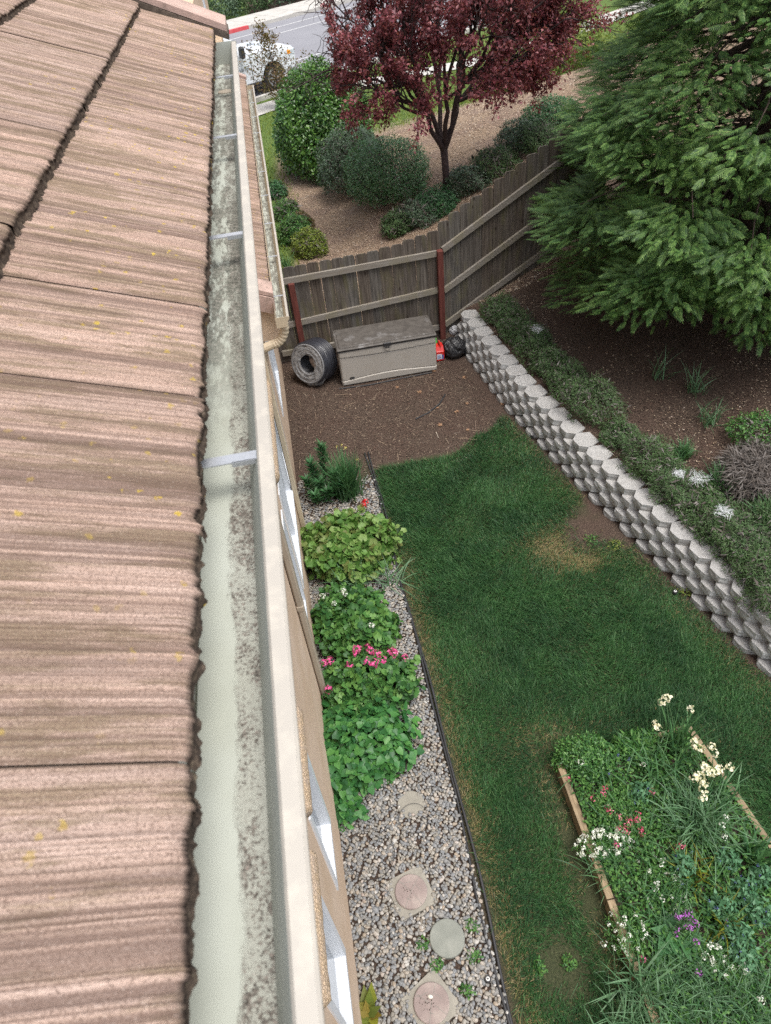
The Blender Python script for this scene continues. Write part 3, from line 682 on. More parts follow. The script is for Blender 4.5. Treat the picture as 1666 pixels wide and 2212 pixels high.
m = MB(); m.box((X0 - .012, Y0 - .014, BH + .012), (X1 + .012, Y1 + .01, BH + .05), .014); m.box((X0 + .03, Y0 + .03, BH + .046), (X1 - .03, Y1 - .04, BH + .062), .012); m.build('lid', 'box_lid', bx)
m = MB(); m.box((X0 - .006, Y0 - .008, BH + .001), (X1 + .006, Y1 - .01, BH + .013)); m.box((1.085, Y0 - .026, BH - .012), (1.205, Y0 - .001, BH + .052), .008); m.build('rim', 'dark_plastic', bx)
m = MB(); m.prism([(1.105, BH - .012), (1.105, BH - .06), (1.145, BH - .085), (1.185, BH - .06), (1.185, BH - .012)], Y0 - .012, Y0 + .004, 1); m.build('latch', 'box_tan', bx)
m = MB()
for k in range(2): MB().box((1.113 + k * .036, Y0 - .0145, BH - .045), (1.141 + k * .036, Y0 - .012, BH - .022)).build('latch_slot', 'dark_plastic', bx)
for q in range(28):
    a0, a1 = 2 * math.pi * q / 28, 2 * math.pi * (q + 1) / 28; c = (.56, .135)
    m.prism([(c[0] + .04 * r_ * math.cos(a), c[1] + .016 * r_ * math.sin(a)) for r_, a in ((1, a0), (1, a1), (.86, a1), (.86, a0))], Y0 - .004 + .004, Y0 + .016, 1)
for k in range(6): m.box((.533 + k * .009, Y0 + .004, .13 - .003 * (k % 2)), (.5385 + k * .009, Y0 + .0155, .141 + .002 * (k % 3)))
m.build('logo', 'dark_plastic', bx)
o = MB().tube([(.33, 9.12, .012), (.8, 9.08, .012), (1.3, 9.11, .012), (1.8, 9.13, .012)], .011, 8).build('pipe', 'dark_plastic', None, (1, 9.1, 0)); tag(o, 'thin black pipe lying along the front of the storage box', 'pipe')
# ================================================================== coil of drip pipe in torn film
plain('coil_black', (.022, .023, .03), .35, .2, 9, .02, 60, .5)
t = NT('film'); v = t.obj(); nn = t.noise(v, 22, 6, .7)
p = t.n('BsdfPrincipled', Base_Color=t.ramp(nn, [(.35, (.3, .3, .3)), (.65, (.42, .42, .42))]), Roughness=.3, Normal=t.bump(nn, .25, .008)); tr = t.n('BsdfTransparent'); ms = t.n('MixShader', _0=t.ramp(nn, [(.35, (.22,) * 3), (.65, (.62,) * 3)]), _1=tr, _2=p); t.t.links.new(ms.outputs[0], t.out.inputs[0])
A = norm(np.array([-.62, -.74, .26])); Bv = norm(np.cross(A, [0, 0, 1])); Cv = np.cross(Bv, A); CC = np.array([.03, 9.5, .335])
coil = thing('pipe_coil', (.05, 9.5, 0), 'coil of black drip pipe half wrapped in torn clear film beside the box', 'pipe coil')
m = MB()
for k in range(11):
    for lay, rr_ in enumerate((.315, .285, .255)):
        if lay and 0 < k < 10: continue
        q = np.linspace(0, 2 * math.pi, 41); rr2 = rr_ + .004 * math.sin(k * 2.1)
        m.tube([CC + A * (.15 - .03 * k) + rr2 * (math.cos(a) * Bv + math.sin(a) * Cv) for a in q], .0165, 7, False)
for k in range(9):
    q = np.linspace(0, 2 * math.pi, 31); m.tube([CC + A * (.13 - .03 * k) + .195 * (math.cos(a) * Bv + math.sin(a) * Cv) for a in q], .017, 6, False)
m.build('coil', 'coil_black', coil, smooth=True)
plain('coil_grey', (.16, .16, .165), .45, .2, 12, .05, 60, .4)
m = MB()
for rr_ in (.17, .2, .23, .262, .294):
    q = np.linspace(0, 2 * math.pi, 41); m.tube([CC + A * (.165 + .006 * math.sin(rr_ * 90)) + rr_ * (math.cos(a) * Bv + math.sin(a) * Cv) for a in q], .017, 6, False)
m.build('wrapped_turns', 'coil_grey', coil, smooth=True)
V = []; nr, na = 9, 60
for i in range(nr):
    for j in range(na + 1):
        a = 2 * math.pi * j / na; q = i / (nr - 1)
        r_ = .135 + .19 * q + .03 * (vnoise(np.array([a]), np.array([q]), 3, 2)[0] - .5); hgt_ = .172 + .012 * math.sin(q * math.pi) + .022 * (vnoise(np.array([math.cos(a) * 3]), np.array([math.sin(a) * 3 + q * 2]), 2.2, 4)[0] - .5)
        if q > .85: hgt_ -= .12 * (q - .85) / .15
        rag = 1 + (.35 * max(0, -math.sin(a) - .55) * q); p_ = CC + A * hgt_ + r_ * rag * (math.cos(a) * Bv + math.sin(a) * Cv); p_[2] = max(.012, p_[2]); V.append(p_)
Fs = [(i * (na + 1) + j, i * (na + 1) + j + 1, (i + 1) * (na + 1) + j + 1, (i + 1) * (na + 1) + j) for i in range(nr - 1) for j in range(na)]
mesh('film', V, Fs, 'film', coil, smooth=True)
# ================================================================== fuel can, bags
plain('can_red', (.55, .025, .02), .35, .08, 6, .03, 60, .5); plain('cap_green', (.06, .45, .06), .4, .05); plain('sticker', (.62, .66, .72), .5, .05); plain('sticker_blue', (.06, .1, .3), .5, .1)
c0 = at(952, 783); cx_, cy_ = c0[0], c0[1] + .02
can = thing('fuel_can', (cx_, cy_ + .1, 0), 'red plastic fuel can with green spout cap beside the storage box', 'fuel can')
m = MB(); m.box((cx_ - .075, cy_, 0.003), (cx_ + .075, cy_ + .21, .2), .022); m.prism([(cy_ + .01, .19), (cy_ + .2, .19), (cy_ + .16, .25), (cy_ + .05, .25)], cx_ - .065, cx_ + .065, 0); m.build('body', 'can_red', can)
MB().tube([(cx_ + .02, cy_ + .04, .245), (cx_ + .02, cy_ + .06, .29), (cx_ + .02, cy_ + .14, .29), (cx_ + .02, cy_ + .17, .245)], .014, 8).build('handle', 'can_red', can)
MB().lathe([(.026, 0), (.027, .04), (.02, .06), (.02, .09)], (cx_ - .035, cy_ + .16, .245), 14).build('cap', 'cap_green', can)
MB().box((cx_ - .05, cy_ - .003, .05), (cx_ + .03, cy_ - .0005, .14)).build('sticker', 'sticker', can); MB().box((cx_ + .031, cy_ - .003, .045), (cx_ + .058, cy_ - .0005, .12)).build('sticker', 'sticker_blue', can)
m = MB()
for k in range(4): m.box((cx_ - .042, cy_ - .0045, .066 + k * .016), (cx_ + .02 - .012 * (k % 2), cy_ - .003, .072 + k * .016))
m.build('print', 'sticker_blue', can)
t = NT('black_bag'); v = t.obj(); nn = t.noise(v, 14, 6, .6); t.done((.018, .018, .02), .22, t.bump(nn, 1.0, .04), .6)
def crumple(name, c, r, mat, label, cat, seed, amp=.35):
    V, Fc = ico(4); o_ = seed
    n = np.abs(fnoise(V[:, 0] + V[:, 2], V[:, 1] - V[:, 2], 1.9, o_, 4) - .5) * 2; n2 = fnoise(V[:, 0] * 1.3, V[:, 1] + V[:, 2] * 1.7, 5, o_ + 3, 3)
    V = V * (1 - amp * n + .3 * amp * (n2 - .5))[:, None] * np.array(r); V[:, 2] = np.maximum(V[:, 2], -r[2] * .62); V[:, 2] += r[2] * .62
    V = V + np.array(c); return tag(mesh(name, V, Fc, mat, None, c), label, cat)
g0 = at(985, 776); crumple('garbage_bag', (g0[0], g0[1] + .12, .004), (.21, .17, .2), 'black_bag', 'crumpled black plastic garbage bag by the red fuel can', 'garbage bag', 3, .5)
g0 = at(982, 722); t = NT('clear_bag'); v = t.obj(); nn = t.noise(v, 20, 6, .7); t.done(t.ramp(nn, [(.35, (.25, .25, .26)), (.65, (.5, .5, .52))]), .2, t.bump(nn, .9, .03), .5)
crumple('plastic_bag', (g0[0], g0[1], .004), (.1, .08, .1), 'clear_bag', 'scrunched clear plastic bag below the fence post', 'plastic bag', 8, .4)
# ================================================================== edging pipes, stepping stones, wire hoops, sprinklers
ed = thing('edging_pipe', (.53, 4, 0), 'pair of long black edging pipes between pebble bed and lawn', 'edging')
ey = np.linspace(.4, 7.45, 60)
for k, dx in enumerate((0, .026)):
    MB().tube([(.525 + dx - .02 * math.sin(y * 1.3 + k) + .012 * math.sin(y * 3.1 + 2 * k) + (.0 if y < 6.6 else -.05 * (y - 6.6)), y, .022 + .006 * k + .008 * math.sin(y * 2.3 + k)) for y in ey], .012, 7, True).build('pipe', 'dark_plastic', ed, smooth=True)
plain('stone_pink', (.25, .2, .185), .9, .14, 7, .4, 90, .2, dirt=(.4, .36, .31), dirt_amt=.5, dscale=4); plain('stone_slab', (.25, .235, .2), .9, .16, 9, .4, 90, .2, dirt=(.2, .19, .16), dirt_amt=.6, dscale=6); plain('stone_green', (.2, .21, .185), .85, .12, 7, .25, 110, .25, dirt=(.27, .27, .24), dirt_amt=.5, dscale=5)
plain('dirt_dark', (.035, .028, .022), .95, .4, 30, .6, 120, .1)
def disc(c, r, z0, z1, mat, name, parent, seed=0, jag=.0):
    k = 48; V = []
    for z, rr_ in ((z0, r), (z1 - .006, r), (z1, r - .006), (z1, r * .5)):
        for j in range(k):
            a = 2 * math.pi * j / k; q = rr_ * (1 + jag * (vnoise(np.array([a * 3.0]), np.array([seed * 1.0]), 1, 3)[0] - .5)); V.append((c[0] + q * math.cos(a), c[1] + q * math.sin(a), z))
    V.append((c[0], c[1], z1)); n = len(V) - 1
    Fs = [(l * k + j, l * k + (j + 1) % k, (l + 1) * k + (j + 1) % k, (l + 1) * k + j) for l in range(3) for j in range(k)] + [(3 * k + j, 3 * k + (j + 1) % k, n) for j in range(k)]
    return mesh(name, V, Fs, mat, parent, c)
def round_slab(c, label, rot, dirt_spots, seed):
    st_ = thing('stepping_stone', (c[0], c[1], 0), label, 'stepping stone')
    ca, sa = math.cos(rot), math.sin(rot); h = .155; pts = [(c[0] + a * ca - b * sa, c[1] + a * sa + b * ca) for a, b in ((-h, -h), (h, -h), (h, h), (-h, h))]
    MB().prism(pts, .0, .03, 2).build('slab', 'stone_slab', st_)
    disc(c, .128, .02, .05, 'stone_pink', 'medallion', st_)
    m = MB()
    for (a0, r0, a1, r1) in ((.3, .0, .6, .125), (2.3, .02, 2.0, .125), (3.6, .0, 3.9, .125), (5.1, .03, 5.0, .125), (1.2, .07, 1.9, .08), (1.9, .08, 2.15, .12), (4.3, .07, 3.7, .06), (.45, .06, 5.9, .08)):
        p_, q_ = np.array([c[0] + r0 * math.cos(a0 + rot), c[1] + r0 * math.sin(a0 + rot)]), np.array([c[0] + r1 * math.cos(a1 + rot), c[1] + r1 * math.sin(a1 + rot)])
        d = norm(q_ - p_); s_ = np.array([-d[1], d[0]]) * .0016; m.prism([tuple(p_ - s_), tuple(q_ - s_), tuple(q_ + s_), tuple(p_ + s_)], .048, .0508, 2)
    m.build('joint', 'joint_dark', st_)
    m = MB()
    for k in range(dirt_spots):
        a, r_ = rng.uniform(0, 6.28), .09 * rng.random(); x, y = c[0] - .03 + r_ * math.cos(a) * .7, c[1] + r_ * math.sin(a) * .7; q = rng.uniform(.002, .006); m.box((x, y, .0505), (x + q, y + q, .0505 + q * .6))
    m.build('dirt', 'dirt_dark', st_)['kind'] = 'stuff'; return st_
s1_ = at(888, 1925, .05); s2_ = at(966, 2026, .05); s3_ = at(932, 2166, .05); s0_ = at(888, 1737, .02)
round_slab(s1_, 'square stone slab with a pinkish jointed disc, above the plain grey disc', .25, 22, 1)
sp3 = round_slab(s3_, 'square slab with pinkish disc carrying dark soil and a white pebble', .5, 40, 2)
o = disc(s2_, .132, .01, .055, 'stone_green', 'stepping_stone', None, 4, .01); tag(o, 'plain round greenish grey stepping stone set in pebbles', 'stepping stone')
o = disc(s0_, .12, .0, .024, 'stone_slab', 'stepping_stone', None, 5, .05); tag(o, 'half buried round stone inside the thin wire hoop', 'stepping stone')
def hoop(c, r, label):
    q = np.linspace(0, 2 * math.pi, 49); o = MB().tube([(c[0] + r * math.cos(a), c[1] + r * math.sin(a) * 1.0, .055 + .01 * math.sin(a * 2)) for a in q], .0022, 5, False).build('wire_hoop', 'dark_plastic', None, c); tag(o, label, 'wire hoop', 'wire hoops on the pebbles')
hoop(at(893, 1768, .05), .125, 'thin black wire hoop round the half buried stone'); hoop(at(800, 1845, .05), .2, 'larger black wire hoop on pebbles beside the house wall')
plain('sprinkler_white', (.6, .6, .58), .5)
for (px, py, lab) in ((1054, 2116, 'small round sprinkler head among the pebbles near the edging'), (1458, 1280, 'black sprinkler head in lawn beside the block wall, lower one'), (1150, 942, 'small sprinkler head at the lawn corner near the wall top')):
    c = at(px, py, .03); s_ = thing('sprinkler_head', (c[0], c[1], 0), lab, 'sprinkler', 'sprinkler heads'); c = (c[0], c[1], 0)
    MB().lathe([(.022, 0), (.024, .045), (.02, .052), (.015, .052)], c, 18).build('body', 'dark_plastic', s_)
    MB().lathe([(.014, .048), (.014, .056), (.009, .058)], c, 16).build('collar', 'sprinkler_white', s_); MB().lathe([(.007, .056), (.006, .062)], c, 12).build('nozzle', 'dark_plastic', s_)
o = MB().tube([at(898, 905, .012), at(925, 892, .012), at(950, 872, .03), at(962, 852, .02)], .011, 7).build('pipe', 'dark_plastic', None, at(930, 890, 0)); tag(o, 'short curved scrap of black pipe on bare dirt before the box', 'pipe')
# ================================================================== leaf materials
leafmat('grass_blade', [(.02, .066, .022), (.04, .118, .036), (.066, .165, .05), (.036, .1, .042), (.13, .24, .09)], .5, .25, .3, (.008, .032, .02), 1.9)
leafmat('dry_blade', [(.2, .15, .07), (.28, .22, .11), (.16, .15, .05), (.33, .28, .17)], .7, .2, .15)
leafmat('redwood_needle', [(.035, .085, .026), (.055, .125, .033), (.085, .17, .04), (.13, .23, .055), (.19, .3, .09)], .5, .3, .3, (.035, .09, .035), 1.1)
leafmat('plum_leaf', [(.11, .034, .048), (.19, .05, .068), (.28, .075, .095), (.4, .16, .17), (.15, .06, .075)], .45, .3, .4)
leafmat('glossy_leaf', [(.02, .065, .02), (.04, .12, .026), (.08, .19, .035), (.15, .28, .06)], .35, .25, .5, (.1, .2, .03), 1.3)
leafmat('grey_green', [(.04, .075, .04), (.065, .12, .06), (.1, .17, .09), (.14, .2, .15)], .5, .2, .4, (.06, .07, .05), 2.2)
leafmat('ball_green', [(.04, .11, .05), (.065, .18, .07), (.11, .25, .1), (.18, .31, .16), (.34, .45, .34)], .45, .25, .4, (.05, .16, .05), 1.4)  # palest leaf colour paints highlights onto scattered leaves
leafmat('fresh_green', [(.02, .08, .025), (.038, .125, .04), (.07, .18, .065), (.1, .2, .1)], .45, .25, .4, (.03, .1, .04), 2.5)
leafmat('juniper', [(.035, .065, .03), (.06, .115, .045), (.085, .16, .06), (.07, .085, .05), (.13, .22, .085)], .6, .2, .25, (.06, .12, .03), 2.6)
leafmat('brown_twig', [(.06, .05, .043), (.11, .095, .085), (.18, .165, .155), (.08, .068, .058)], .9, .0, .1)
leafmat('geranium_lime', [(.06, .14, .03), (.095, .2, .04), (.14, .26, .06), (.2, .3, .09), (.13, .14, .04)], .5, .3, .35)
leafmat('geranium_dark', [(.025, .085, .025), (.045, .13, .03), (.075, .19, .045), (.13, .26, .06)], .5, .25, .35)
leafmat('heart_leaf', [(.025, .1, .03), (.04, .15, .04), (.065, .2, .05), (.1, .26, .06)], .45, .3, .4)
leafmat('strap_leaf', [(.03, .09, .035), (.055, .14, .055), (.09, .2, .075), (.12, .23, .11)], .45, .25, .4)
leafmat('strap_grey', [(.055, .13, .06), (.09, .19, .09), (.13, .24, .12), (.16, .26, .16)], .5, .25, .35)
leafmat('yellowing', [(.17, .2, .02), (.28, .27, .03), (.1, .15, .03), (.22, .16, .03)], .5, .3, .3)
leafmat('blue_green', [(.05, .14, .065), (.075, .19, .09), (.11, .24, .125), (.05, .13, .06)], .5, .2, .35)
leafmat('bed_green', [(.03, .095, .025), (.05, .15, .035), (.09, .21, .05), (.14, .28, .07)], .45, .3, .4)
leafmat('bronze_leaf', [(.11, .085, .03), (.17, .12, .04), (.09, .1, .035), (.22, .14, .07), (.12, .05, .035)], .5, .3, .3)
leafmat('lime_bush', [(.1, .15, .025), (.16, .22, .035), (.24, .28, .06), (.07, .12, .03)], .5, .3, .3)
leafmat('petal_white', [(.72, .74, .68), (.8, .8, .76), (.66, .7, .6)], .6, .25, .2)
leafmat('petal_cream', [(.78, .74, .55), (.82, .8, .66), (.7, .6, .4)], .6, .25, .2)
leafmat('petal_pink', [(.7, .07, .28), (.8, .13, .38), (.6, .04, .2), (.85, .25, .5)], .5, .25, .3)
leafmat('petal_red', [(.55, .015, .015), (.7, .03, .03), (.4, .01, .02)], .5, .2, .3)
leafmat('petal_wine', [(.5, .015, .08), (.65, .03, .13), (.75, .3, .4), (.4, .01, .06)], .5, .2, .3)
leafmat('petal_purple', [(.42, .12, .5), (.55, .2, .62), (.34, .08, .42)], .5, .25, .3)
leafmat('petal_yellow', [(.7, .6, .1), (.75, .66, .25)], .5, .25, .3)
leafmat('petal_blue', [(.05, .06, .25), (.09, .1, .36), (.12, .08, .3)], .5, .2, .3)
leafmat('mulch_chip', [(.028, .02, .017), (.065, .047, .038), (.11, .078, .058), (.13, .08, .062), (.045, .035, .03), (.32, .25, .18)], .95, .0, .1)
leafmat('tan_chip', [(.14, .1, .075), (.27, .195, .135), (.36, .27, .19), (.46, .37, .275), (.2, .14, .115), (.58, .51, .42)], .95, .0, .1)
leafmat('dead_leaf', [(.24, .13, .07), (.32, .2, .12), (.17, .08, .05)], .8, .1, .2)
plain('bark', (.085, .065, .055), .95, .35, 18, .6, 70, .1); plain('bark_plum', (.06, .045, .045), .9, .3, 20, .5, 80, .15); plain('stem_green', (.05, .1, .04), .6, .2, 20)
# ================================================================== lawn
BEDX0, BEDX1, BEDY1 = at(1208, 1650, .15)[0], at(1480, 1560, .15)[0], at(1215, 1625, .15)[1]
def blob(x, y, c, rx, ry): return np.exp(-(((x - c[0]) / rx) ** 2 + ((y - c[1]) / ry) ** 2))
bare1, bare2, bare3, bare4 = at(1275, 1150), at(1215, 2095), at(1215, 1180), at(1300, 1830)
N = 430000
x = rng.uniform(.56, 4.4, N); y = rng.uniform(.2, 8.0, N)
topedge = 7.12 + .35 * sstep(1.4, 2.2, x) + .3 * sstep(2.2, 2.6, x) + .16 * (fnoise(x, y, 2.2, 2) - .5) * 2
nb_ = fnoise(x, y, 1.6, 7); nf_ = fnoise(x, y, 6, 11)
inside = (x < wall_x(y) - .03) & (y < topedge) & ~((x > BEDX0 - .03) & (x < BEDX1 + .03) & (y < BEDY1 + .02))
bare = .95 * blob(x, y, bare1, .46, .36) + .8 * blob(x, y, (bare1[0] + .25, bare1[1] + .25), .3, .3) + 1.4 * blob(x, y, bare2, .17, .24) + 1.1 * blob(x, y, (BEDX0 - .08, 1.8), .13, .8) + .5 * sstep(wall_x(y) - .3, wall_x(y), x) + .75 * sstep(.7, .57, x) * sstep(6.8, 5.5, y) + .55 * blob(x, y, (BEDX0 + .1, BEDY1 + .2), .35, .14) + .5 * sstep(6.9, 7.3, y) * (x < 2)
keep = inside & (rng.random(N) > bare * (0.1 + .9 * nf_ + 1.0 * fnoise(x, y, 22, 17)))
x = x[keep]; y = y[keep]; nb_ = nb_[keep]; nf_ = nf_[keep]; n = len(x)
dryp = .95 * blob(x, y, (bare3[0] - .1, bare3[1]), .3, .3) + .7 * blob(x, y, (bare3[0] + .2, bare3[1] - .3), .3, .14) + .6 * sstep(.9, .58, x) * sstep(6.4, 5.0, y) * (.4 + nb_) + .42 * sstep(wall_x(y) - .5, wall_x(y) - .05, x) * nb_ * 1.3 + .3 * blob(x, y, (BEDX0, BEDY1 + .25), .45, .18) + .5 * sstep(BEDX0 - .3, BEDX0, x) * (x < BEDX0 + .1) * (y < BEDY1) + .02
isdry = rng.random(n) < np.clip(dryp, 0, .85)
lush = np.clip(.5 + 1.5 * (nb_ - .45) + .6 * (nf_ - .5), .25, 1.25)
L = (.032 + .065 * rng.random(n)) * (.5 + .95 * lush); W_ = rng.uniform(.0034, .0072, n)
P = np.stack([x, y, np.zeros(n)], 1); az = rng.uniform(0, 6.283, n) * .75 + 5.0 * fnoise(x, y, 1.5, 21)
V, Fc = blades(P[~isdry], az[~isdry], L[~isdry], W_[~isdry], rng.uniform(.1, .7, (~isdry).sum()), rng.uniform(.3, 1.2, (~isdry).sum()), 2)
o = mesh('lawn_grass', V, Fc, 'grass_blade', None); tag(o, 'dense dark green lawn grass between pebble bed and block wall', 'grass', kind='stuff')
V, Fc = blades(P[isdry], az[isdry], L[isdry] * .7, W_[isdry] * .8, rng.uniform(.6, 1.3, isdry.sum()), rng.uniform(.2, .9, isdry.sum()), 2)
o = mesh('dry_grass', V, Fc, 'dry_blade', None); tag(o, 'straw coloured dry grass along the lawn edges and bare patch', 'grass', kind='stuff')
# ================================================================== mulch and chips
def chips_at(x, y, lo, hi, wlo, whi, z0=0.004, tilt=.5):
    n = len(x); a = rng.uniform(0, 6.283, n); P = np.stack([x, y, hgt(x, y) + z0 + rng.random(n) * .008], 1)
    Y = np.stack([np.cos(a), np.sin(a), rng.normal(0, tilt * .5, n)], 1); Nn = np.stack([rng.normal(0, tilt, n), rng.normal(0, tilt, n), np.ones(n)], 1)
    S = np.stack([rng.uniform(wlo, whi, n), rng.uniform(lo, hi, n), np.ones(n)], 1); return scatter(L_QUAD, P, Y, Nn, S)
N = 60000; x = rng.uniform(-.48, 9, N); y = rng.uniform(6.6, 10.12, N)
k = (rng.random(N) < np.where(x < 2.6, 1, .55)) & ~((x > wall_x(y) - .1) & (x < wall_x(y) + .2)); k &= ~((y < 7.2) & (x > .6) & (x < wall_x(y)) & (rng.random(N) < .8))
p1 = chips_at(x[k], y[k], .008, .03, .003, .009)
N = 50000; x = rng.uniform(3, 9, N); y = rng.uniform(1.5, 6.8, N); k = (x > wall_x(y) + .2); p2 = chips_at(x[k], y[k], .008, .032, .003, .01)
V, Fc = cat_vf([p1, p2]); o = mesh('mulch', V, Fc, 'mulch_chip', None); tag(o, 'dark reddish brown bark mulch on the yard dirt and slope', 'mulch', kind='stuff')
N = 90000; x = rng.uniform(.1, 7.5, N); y = 10.2 + 11.5 * rng.random(N) ** 1.25; k = rng.random(N) < .35 + fnoise(x, y, 1.7, 4)
p3 = chips_at(x[k], y[k], .012, .045, .005, .014); x = rng.uniform(2.6, 6.5, 9000); y = rng.uniform(4.5, 10.0, 9000); k = (x > wall_x(y) + .25) & (fnoise(x, y, 1.3, 6) > .5); p4 = chips_at(x[k], y[k], .008, .03, .004, .01)
V, Fc = cat_vf([p3, p4]); o = mesh('wood_chips', V, Fc, 'tan_chip', None); tag(o, 'pale tan wood chips covering the slope beyond the fence', 'wood chips', kind='stuff')
x = rng.uniform(-.45, 2.4, 260); y = rng.uniform(6.9, 10, 260); V, Fc = chips_at(x, y, .04, .2, .0016, .004, .008, .15); o = mesh('twigs', V, Fc, 'tan_chip', None); tag(o, 'thin pale dry twigs scattered on the bare dirt', 'twigs', kind='stuff')
# rough turf beyond the slope
N = 60000; x = rng.uniform(-1.5, 16, N); y = rng.uniform(10.5, 33, N); d_ = road_d(x, y)
tf = np.maximum(sstep(20.8, 22.0, y + 1.5 * (fnoise(x, y, .6, 9) - .5)), sstep(10.6, 11.6, y) * sstep(.45, .15, x)); uu = x * RU[0] + y * RU[1]; dd_ = np.interp(uu, us, dd)
k = (rng.random(N) < tf) & (d_ < 22.3) & ~((d_ > dd_ - .05) & (d_ < dd_ + 1.2)); x, y = x[k], y[k]; n = len(x)
V, Fc = blades(np.stack([x, y, hgt(x, y)], 1), rng.uniform(0, 6.28, n), rng.uniform(.06, .16, n), rng.uniform(.012, .03, n), rng.uniform(.1, .7, n), rng.uniform(.2, 1, n), 2)
o = mesh('verge_grass', V, Fc, 'lime_bush', None); tag(o, 'yellowish green verge grass beside the curved sidewalk', 'grass', kind='stuff')
# ================================================================== pebbles
t = NT('pebble'); v = t.obj(); ri = t.n('NewGeometry').outputs['Random Per Island']
col = t.ramp(ri, [(0, (.1, .11, .12)), (.18, (.17, .178, .19)), (.34, (.13, .128, .125)), (.5, (.23, .22, .205)), (.64, (.19, .17, .135)), (.76, (.29, .265, .225)), (.86, (.28, .21, .14)), (.95, (.42, .405, .375)), (1, (.32, .245, .195))])
col = t.mix(.3, col, t.ramp(t.noise(t.scalev(v, (1, 3, 1)), 45, 4), [(.3, (.1, .1, .1)), (.7, (.42, .41, .38))])); t.done(col, .6, t.bump(t.noise(v, 120, 3), .15, .002), .35)
IV, IF = ico(2)
def pebbles(x, y, z, s):
    n = len(x); th = rng.uniform(0, 6.283, n); sc = np.stack([s * rng.uniform(.85, 1.35, n), s * rng.uniform(.65, .98, n), s * rng.uniform(.4, .6, n)], 1)
    B = IV[None] * sc[:, None, :]
    B = B * (1 + .09 * np.sin(IV[None, :, :1] * 2.3 + rng.uniform(0, 6, (n, 1, 1))) * np.cos(IV[None, :, 1:2] * 1.9 + rng.uniform(0, 6, (n, 1, 1))))
    tx = rng.normal(0, .14, n)[:, None]; B = np.stack([B[..., 0], B[..., 1] * np.cos(tx) - B[..., 2] * np.sin(tx), B[..., 1] * np.sin(tx) + B[..., 2] * np.cos(tx)], -1)
    c, s_ = np.cos(th)[:, None], np.sin(th)[:, None]; V = np.stack([B[..., 0] * c - B[..., 1] * s_ + x[:, None], B[..., 0] * s_ + B[..., 1] * c + y[:, None], B[..., 2] + z[:, None]], -1)
    return V.reshape(-1, 3), (IF[None] + (np.arange(n) * len(IV))[:, None, None]).reshape(-1, 3)
sp_ = .034; gx_, gy_ = np.meshgrid(np.arange(-.49, .51, sp_), np.arange(.3, 7.1, sp_)); gx_ = gx_.ravel() + rng.normal(0, .008, gx_.size); gy_ = gy_.ravel() + rng.normal(0, .008, gy_.size)
stones = [(s1_, .165), (s2_, .137), (s3_, .165), (s0_, .1)]
ok = (gx_ < .515 - .05 * np.clip(gy_ - 6.6, 0, 1)) & ~((gy_ > 6.4) & (rng.random(gx_.size) < (gy_ - 6.3)))
for (c, r_) in stones: ok &= np.hypot(gx_ - c[0], gy_ - c[1]) > r_ * (.97 if r_ < .15 else .8)
gx_, gy_ = gx_[ok], gy_[ok]; n = len(gx_)
s = rng.uniform(.014, .0225, n) * np.where(rng.random(n) < .1, 1.35, 1)
pa = pebbles(gx_, gy_, .008 + rng.uniform(0, .012, n), s)
k = rng.random(n) < .9; kk = np.ones(n, bool)
for (c, r_) in stones: kk &= np.hypot(gx_ - c[0], gy_ - c[1]) > r_ * 1.0
k &= kk; pb = pebbles(gx_[k] + .015, gy_[k] + .015, .026 + rng.uniform(0, .008, k.sum()), rng.uniform(.009, .018, k.sum()))
V, Fc = cat_vf([pa, pb]); o = mesh('gravel', V, Fc, 'pebble', None, smooth=True); tag(o, 'grey and tan rounded river pebbles between house wall and edging', 'gravel', kind='stuff')
V, Fc = pebbles(np.array([s3_[0] + .0]), np.array([s3_[1] + .035]), np.array([.058]), np.array([.019])); plain('white_pebble', (.6, .57, .5), .6)
o = mesh('pebble', V, Fc, 'white_pebble', None, (s3_[0], s3_[1], .05), smooth=True); tag(o, 'single white pebble lying on the pinkish disc at the bottom', 'pebble')
# ================================================================== shrubs
def shell(c, r, n, low=-.25, jit=.16, nz=.3, o_=0, fill=.25):
    """points and outward normals on a lumpy mound"""
    D = sph(int(n * 2.2)); D = D[D[:, 2] > low][:n]; n = len(D)
    lump = 1 + nz * 2 * (fnoise(D[:, 0] * 1.5 + D[:, 2], D[:, 1] * 1.5 - D[:, 2] * .7, 1.9, o_, 3) - .5)
    q = np.where(rng.random(n) < fill, rng.uniform(.45, .9, n), 1 - np.abs(rng.normal(0, jit, n)) * .7); q = q * lump
    P = np.array(c) + D * q[:, None] * np.array(r); return P, norm(D / np.array(r)), lump
def foliage(name, parent, c, r, n, tmpl, mat, s0, s1, up=.5, out=.8, low=-.25, jit=.16, nz=.3, seed=0, fill=.25, droop=0.0, taper=0.0, shift=0.0):
    P, Nn, lump = shell(c, r, n, low, jit, nz, seed, fill); n = len(P)
    tt = np.clip((P[:, 2] - c[2]) / r[2], 0, 1.2)[:, None]; P[:, :2] = np.array(c)[:2] + (P[:, :2] - np.array(c)[:2]) * (1 - taper * tt); P[:, :1] += shift * tt
    nn = norm(Nn * out + np.array([0, 0, up]) + rng.normal(0, .45, (n, 3))); tg = norm(np.cross(nn, sph(n)) + Nn * .35 + np.array([0, 0, -droop]))
    V, Fc = scatter(tmpl, P, tg, nn, rng.uniform(s0, s1, n)); P2 = wloc(parent); ok = V[Fc][..., 2].min(1) > P2[2] - .02
    return mesh(name, V, Fc, mat, parent)
